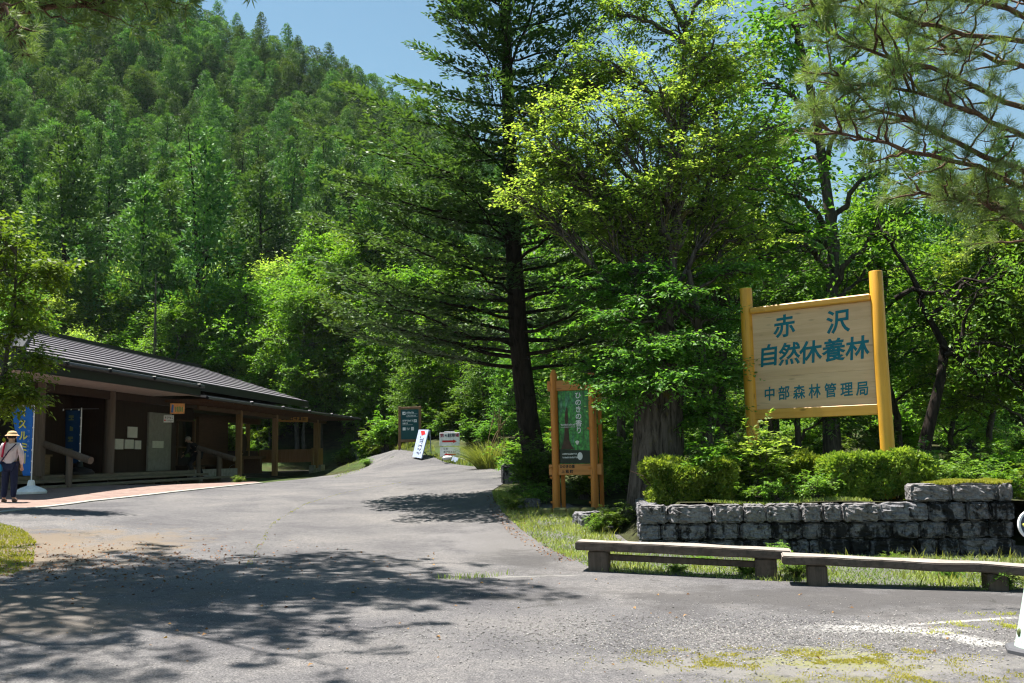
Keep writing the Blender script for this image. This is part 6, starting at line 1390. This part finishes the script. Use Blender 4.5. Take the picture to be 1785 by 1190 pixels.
pl_poly = [tuple(wa + wnrm * .3 + wu * 1.0), tuple(wa + wu * 3.4 + wnrm * .3), tuple(wa + wu * 3.4 + wnrm * 1.2), tuple(wa + wu * 1.0 + wnrm * 1.2)]
grass('planter_grass', rng, pl_poly, 3500, .015, .06, 'grass', 'grass and low weeds growing along the top of the stone wall', zf=soil, w0=.006)
mos = [tuple(wa + wu * 4.2 + wnrm * .02), tuple(wb_ + wnrm * .02), tuple(wb_ + wnrm * 1.0), tuple(wa + wu * 4.2 + wnrm * 1.0)]
grass('wall_moss', rng, mos, 16000, .015, .05, 'moss', 'yellow moss capping the higher right end of the stone wall', zf=lambda x, y: np.full(len(x), 1.052) + .015 * np.sin(x * 9) - 0.0, w0=.008, cat='moss')
def clusters(rng, cl, n):
    X = []; Y = []
    for px, py, sx_c, sy_c, wt in cl:
        q = hit(px, py); k = int(n * wt); X.append(rng.normal(q[0], sx_c, k)); Y.append(rng.normal(q[1], sy_c, k))
    X = np.concatenate(X); Y = np.concatenate(Y); nz = np.array([mnoise.noise(Vector((x * 5, y * 5, 1.3))) + .5 * mnoise.noise(Vector((x * 14, y * 14, 4.3))) for x, y in zip(X, Y)]); k = rng.random(len(X)) < np.clip(.10 + nz * 1.6, .01, .8); return X[k], Y[k], nz[k]
def low_moss(name, X, Y, nz, h0, h1, label, w0=.0032):
    k = len(X); V, F, tt = blades(rng, X, Y, G(X, Y) + .013, rng.uniform(h0, h1, k), np.full(k, w0) * rng.uniform(.6, 1.4, k), np.clip(.5 + nz * .6 + rng.normal(size=k) * .2, 0, 1), .8)
    return tag(link(name, np_mesh(name, V, F, tt), M['moss']), label, 'moss', None, 'stuff')
low_moss('road_moss', *clusters(rng, ((1400,1160,.55,.14,.4), (1530,1145,.28,.16,.35), (1300,1140,.4,.09,.15), (1250,1160,.3,.1,.08), (1640,1185,.35,.08,.12), (1500,1195,.6,.07,.1)), 34000), .006, .018, 'yellow green moss spreading over the broken tarmac at the lower right')
low_moss('edge_grass', *clusters(rng, ((1740,1095,.28,.12,.6), (1765,1075,.2,.08,.25), (1620,1108,.12,.04,.15)), 3600), .01, .035, 'thin dry grass by the foot of the traffic cone')
def strip(pl, w): 
    P = np.array(pl); d = np.gradient(P, axis=0); d /= np.linalg.norm(d, axis=1, keepdims=True); n_ = np.stack([-d[:, 1], d[:, 0]], 1) * w; return [tuple(q) for q in P + n_] + [tuple(q) for q in (P - n_)[::-1]]
grass('crack_moss', rng, strip(wp([(432,988),(450,960),(466,928),(478,912),(530,880),(590,862),(650,850),(700,842)]), .035), 2600, .008, .025, 'moss', 'moss growing in the long crack across the road', w0=.006, zf=lambda x, y: G(x, y) + .012, cat='moss')
grass('seam_grass', rng, strip(wp([(745,1012),(800,1012),(850,1008),(900,1003)]), .04), 420, .03, .10, 'grass', 'thin grass tufts in the seam across the road', w0=.004, patchy=.05, zf=lambda x, y: G(x, y) + .012)
def flakes(name, rng, X, Y, s0, s1, mat, label, lift=.017, curl=.5, asp=.6, cat='leaves'):
    n = len(X); P = np.stack([X, Y, G(X, Y) + lift], 1); D = rvec(rng, n) * [1, 1, .25]; Nn = np.array([0, 0, 1.]) + rng.normal(size=(n, 3)) * .35; S = rng.uniform(s0, s1, n)
    V, Q = leaves_np(P, D, Nn, S, S * asp, curl); return tag(link(name, np_mesh(name, V, [Q], np.repeat(rng.random(n), 4)), M[mat]), label, cat, None, 'stuff')
q = hit(110, 985); X = rng.normal(q[0], 1.5, 1500); Y = rng.normal(q[1], 1.0, 1500); k = X > -9
flakes('leaf_litter', rng, X[k], Y[k], .015, .05, 'litter', 'brown fallen leaves and needles beside the turf patch on the left')
X, Y = scatter(rng, wp([(60,900),(500,930),(1000,1000),(1700,1060),(1700,1180),(100,1180)]), 170); flakes('scattered_leaves', rng, X, Y, .015, .05, 'litter', 'single fallen leaves scattered over the road')
X, Y = scatter(rng, strip(wp([(862,862),(880,900),(910,930),(950,958),(1000,982)]), .22), 900); flakes('verge_litter', rng, X, Y, .015, .045, 'litter', 'dead leaves along the road edge of the verge')
M['gravel'] = leaf_mat('loose gravel', (.10, .095, .09), (.48, .46, .43), 0, .9, .2)
def gravel(name, rng, X, Y, s0, s1, label):
    n = len(X); o8 = np.array([(1,0,0),(-1,0,0),(0,1,0),(0,-1,0),(0,0,1),(0,0,-1)], float); tri = np.array([(0,2,4),(2,1,4),(1,3,4),(3,0,4),(2,0,5),(1,2,5),(3,1,5),(0,3,5)])
    S = rng.uniform(s0, s1, (n, 1, 1)) * rng.uniform(.6, 1.3, (n, 6, 1)); V = o8[None] * S * [1, 1, .7] + np.stack([X, Y, G(X, Y) + .016], 1)[:, None, :]
    F = (tri[None] + (np.arange(n) * 6)[:, None, None]).reshape(-1, 3); return tag(link(name, np_mesh(name, V.reshape(-1, 3), [F], np.repeat(rng.random(n), 6)), M['gravel']), label, 'gravel', None, 'stuff')
q = hit(1330, 1110); X = rng.normal(q[0], 1.3, 10000); Y = rng.normal(q[1] - .1, .5, 10000); gravel('loose_gravel', rng, X, Y, .003, .012, 'loose grey gravel of the broken tarmac at the lower right')
X, Y = scatter(rng, [(-4.2, 5.2), (3.5, 5.2), (5, 10), (-6.5, 11)], 6000); gravel('road_grit', rng, X, Y, .002, .007, 'fine grit lying on the near road')
# ---------------------------------------------------------------- air
hb_ = MB(); hb_.hexa([(-320, -40, -12), (320, -40, -12), (320, 330, -12), (-320, 330, -12), (-320, -40, 130), (320, -40, 130), (320, 330, 130), (-320, 330, 130)])
m, nt, out = new_mat('thin air'); pv = N(nt, 'ShaderNodeVolumePrincipled'); pv.inputs['Color'].default_value = (.75, .86, 1, 1); pv.inputs['Density'].default_value = HAZE; pv.inputs['Anisotropy'].default_value = .2
nt.links.new(pv.outputs[0], out.inputs['Volume'])
if HAZE > 0: tag(hb_.build('haze', m), 'thin summer haze', 'haze', None, 'stuff')
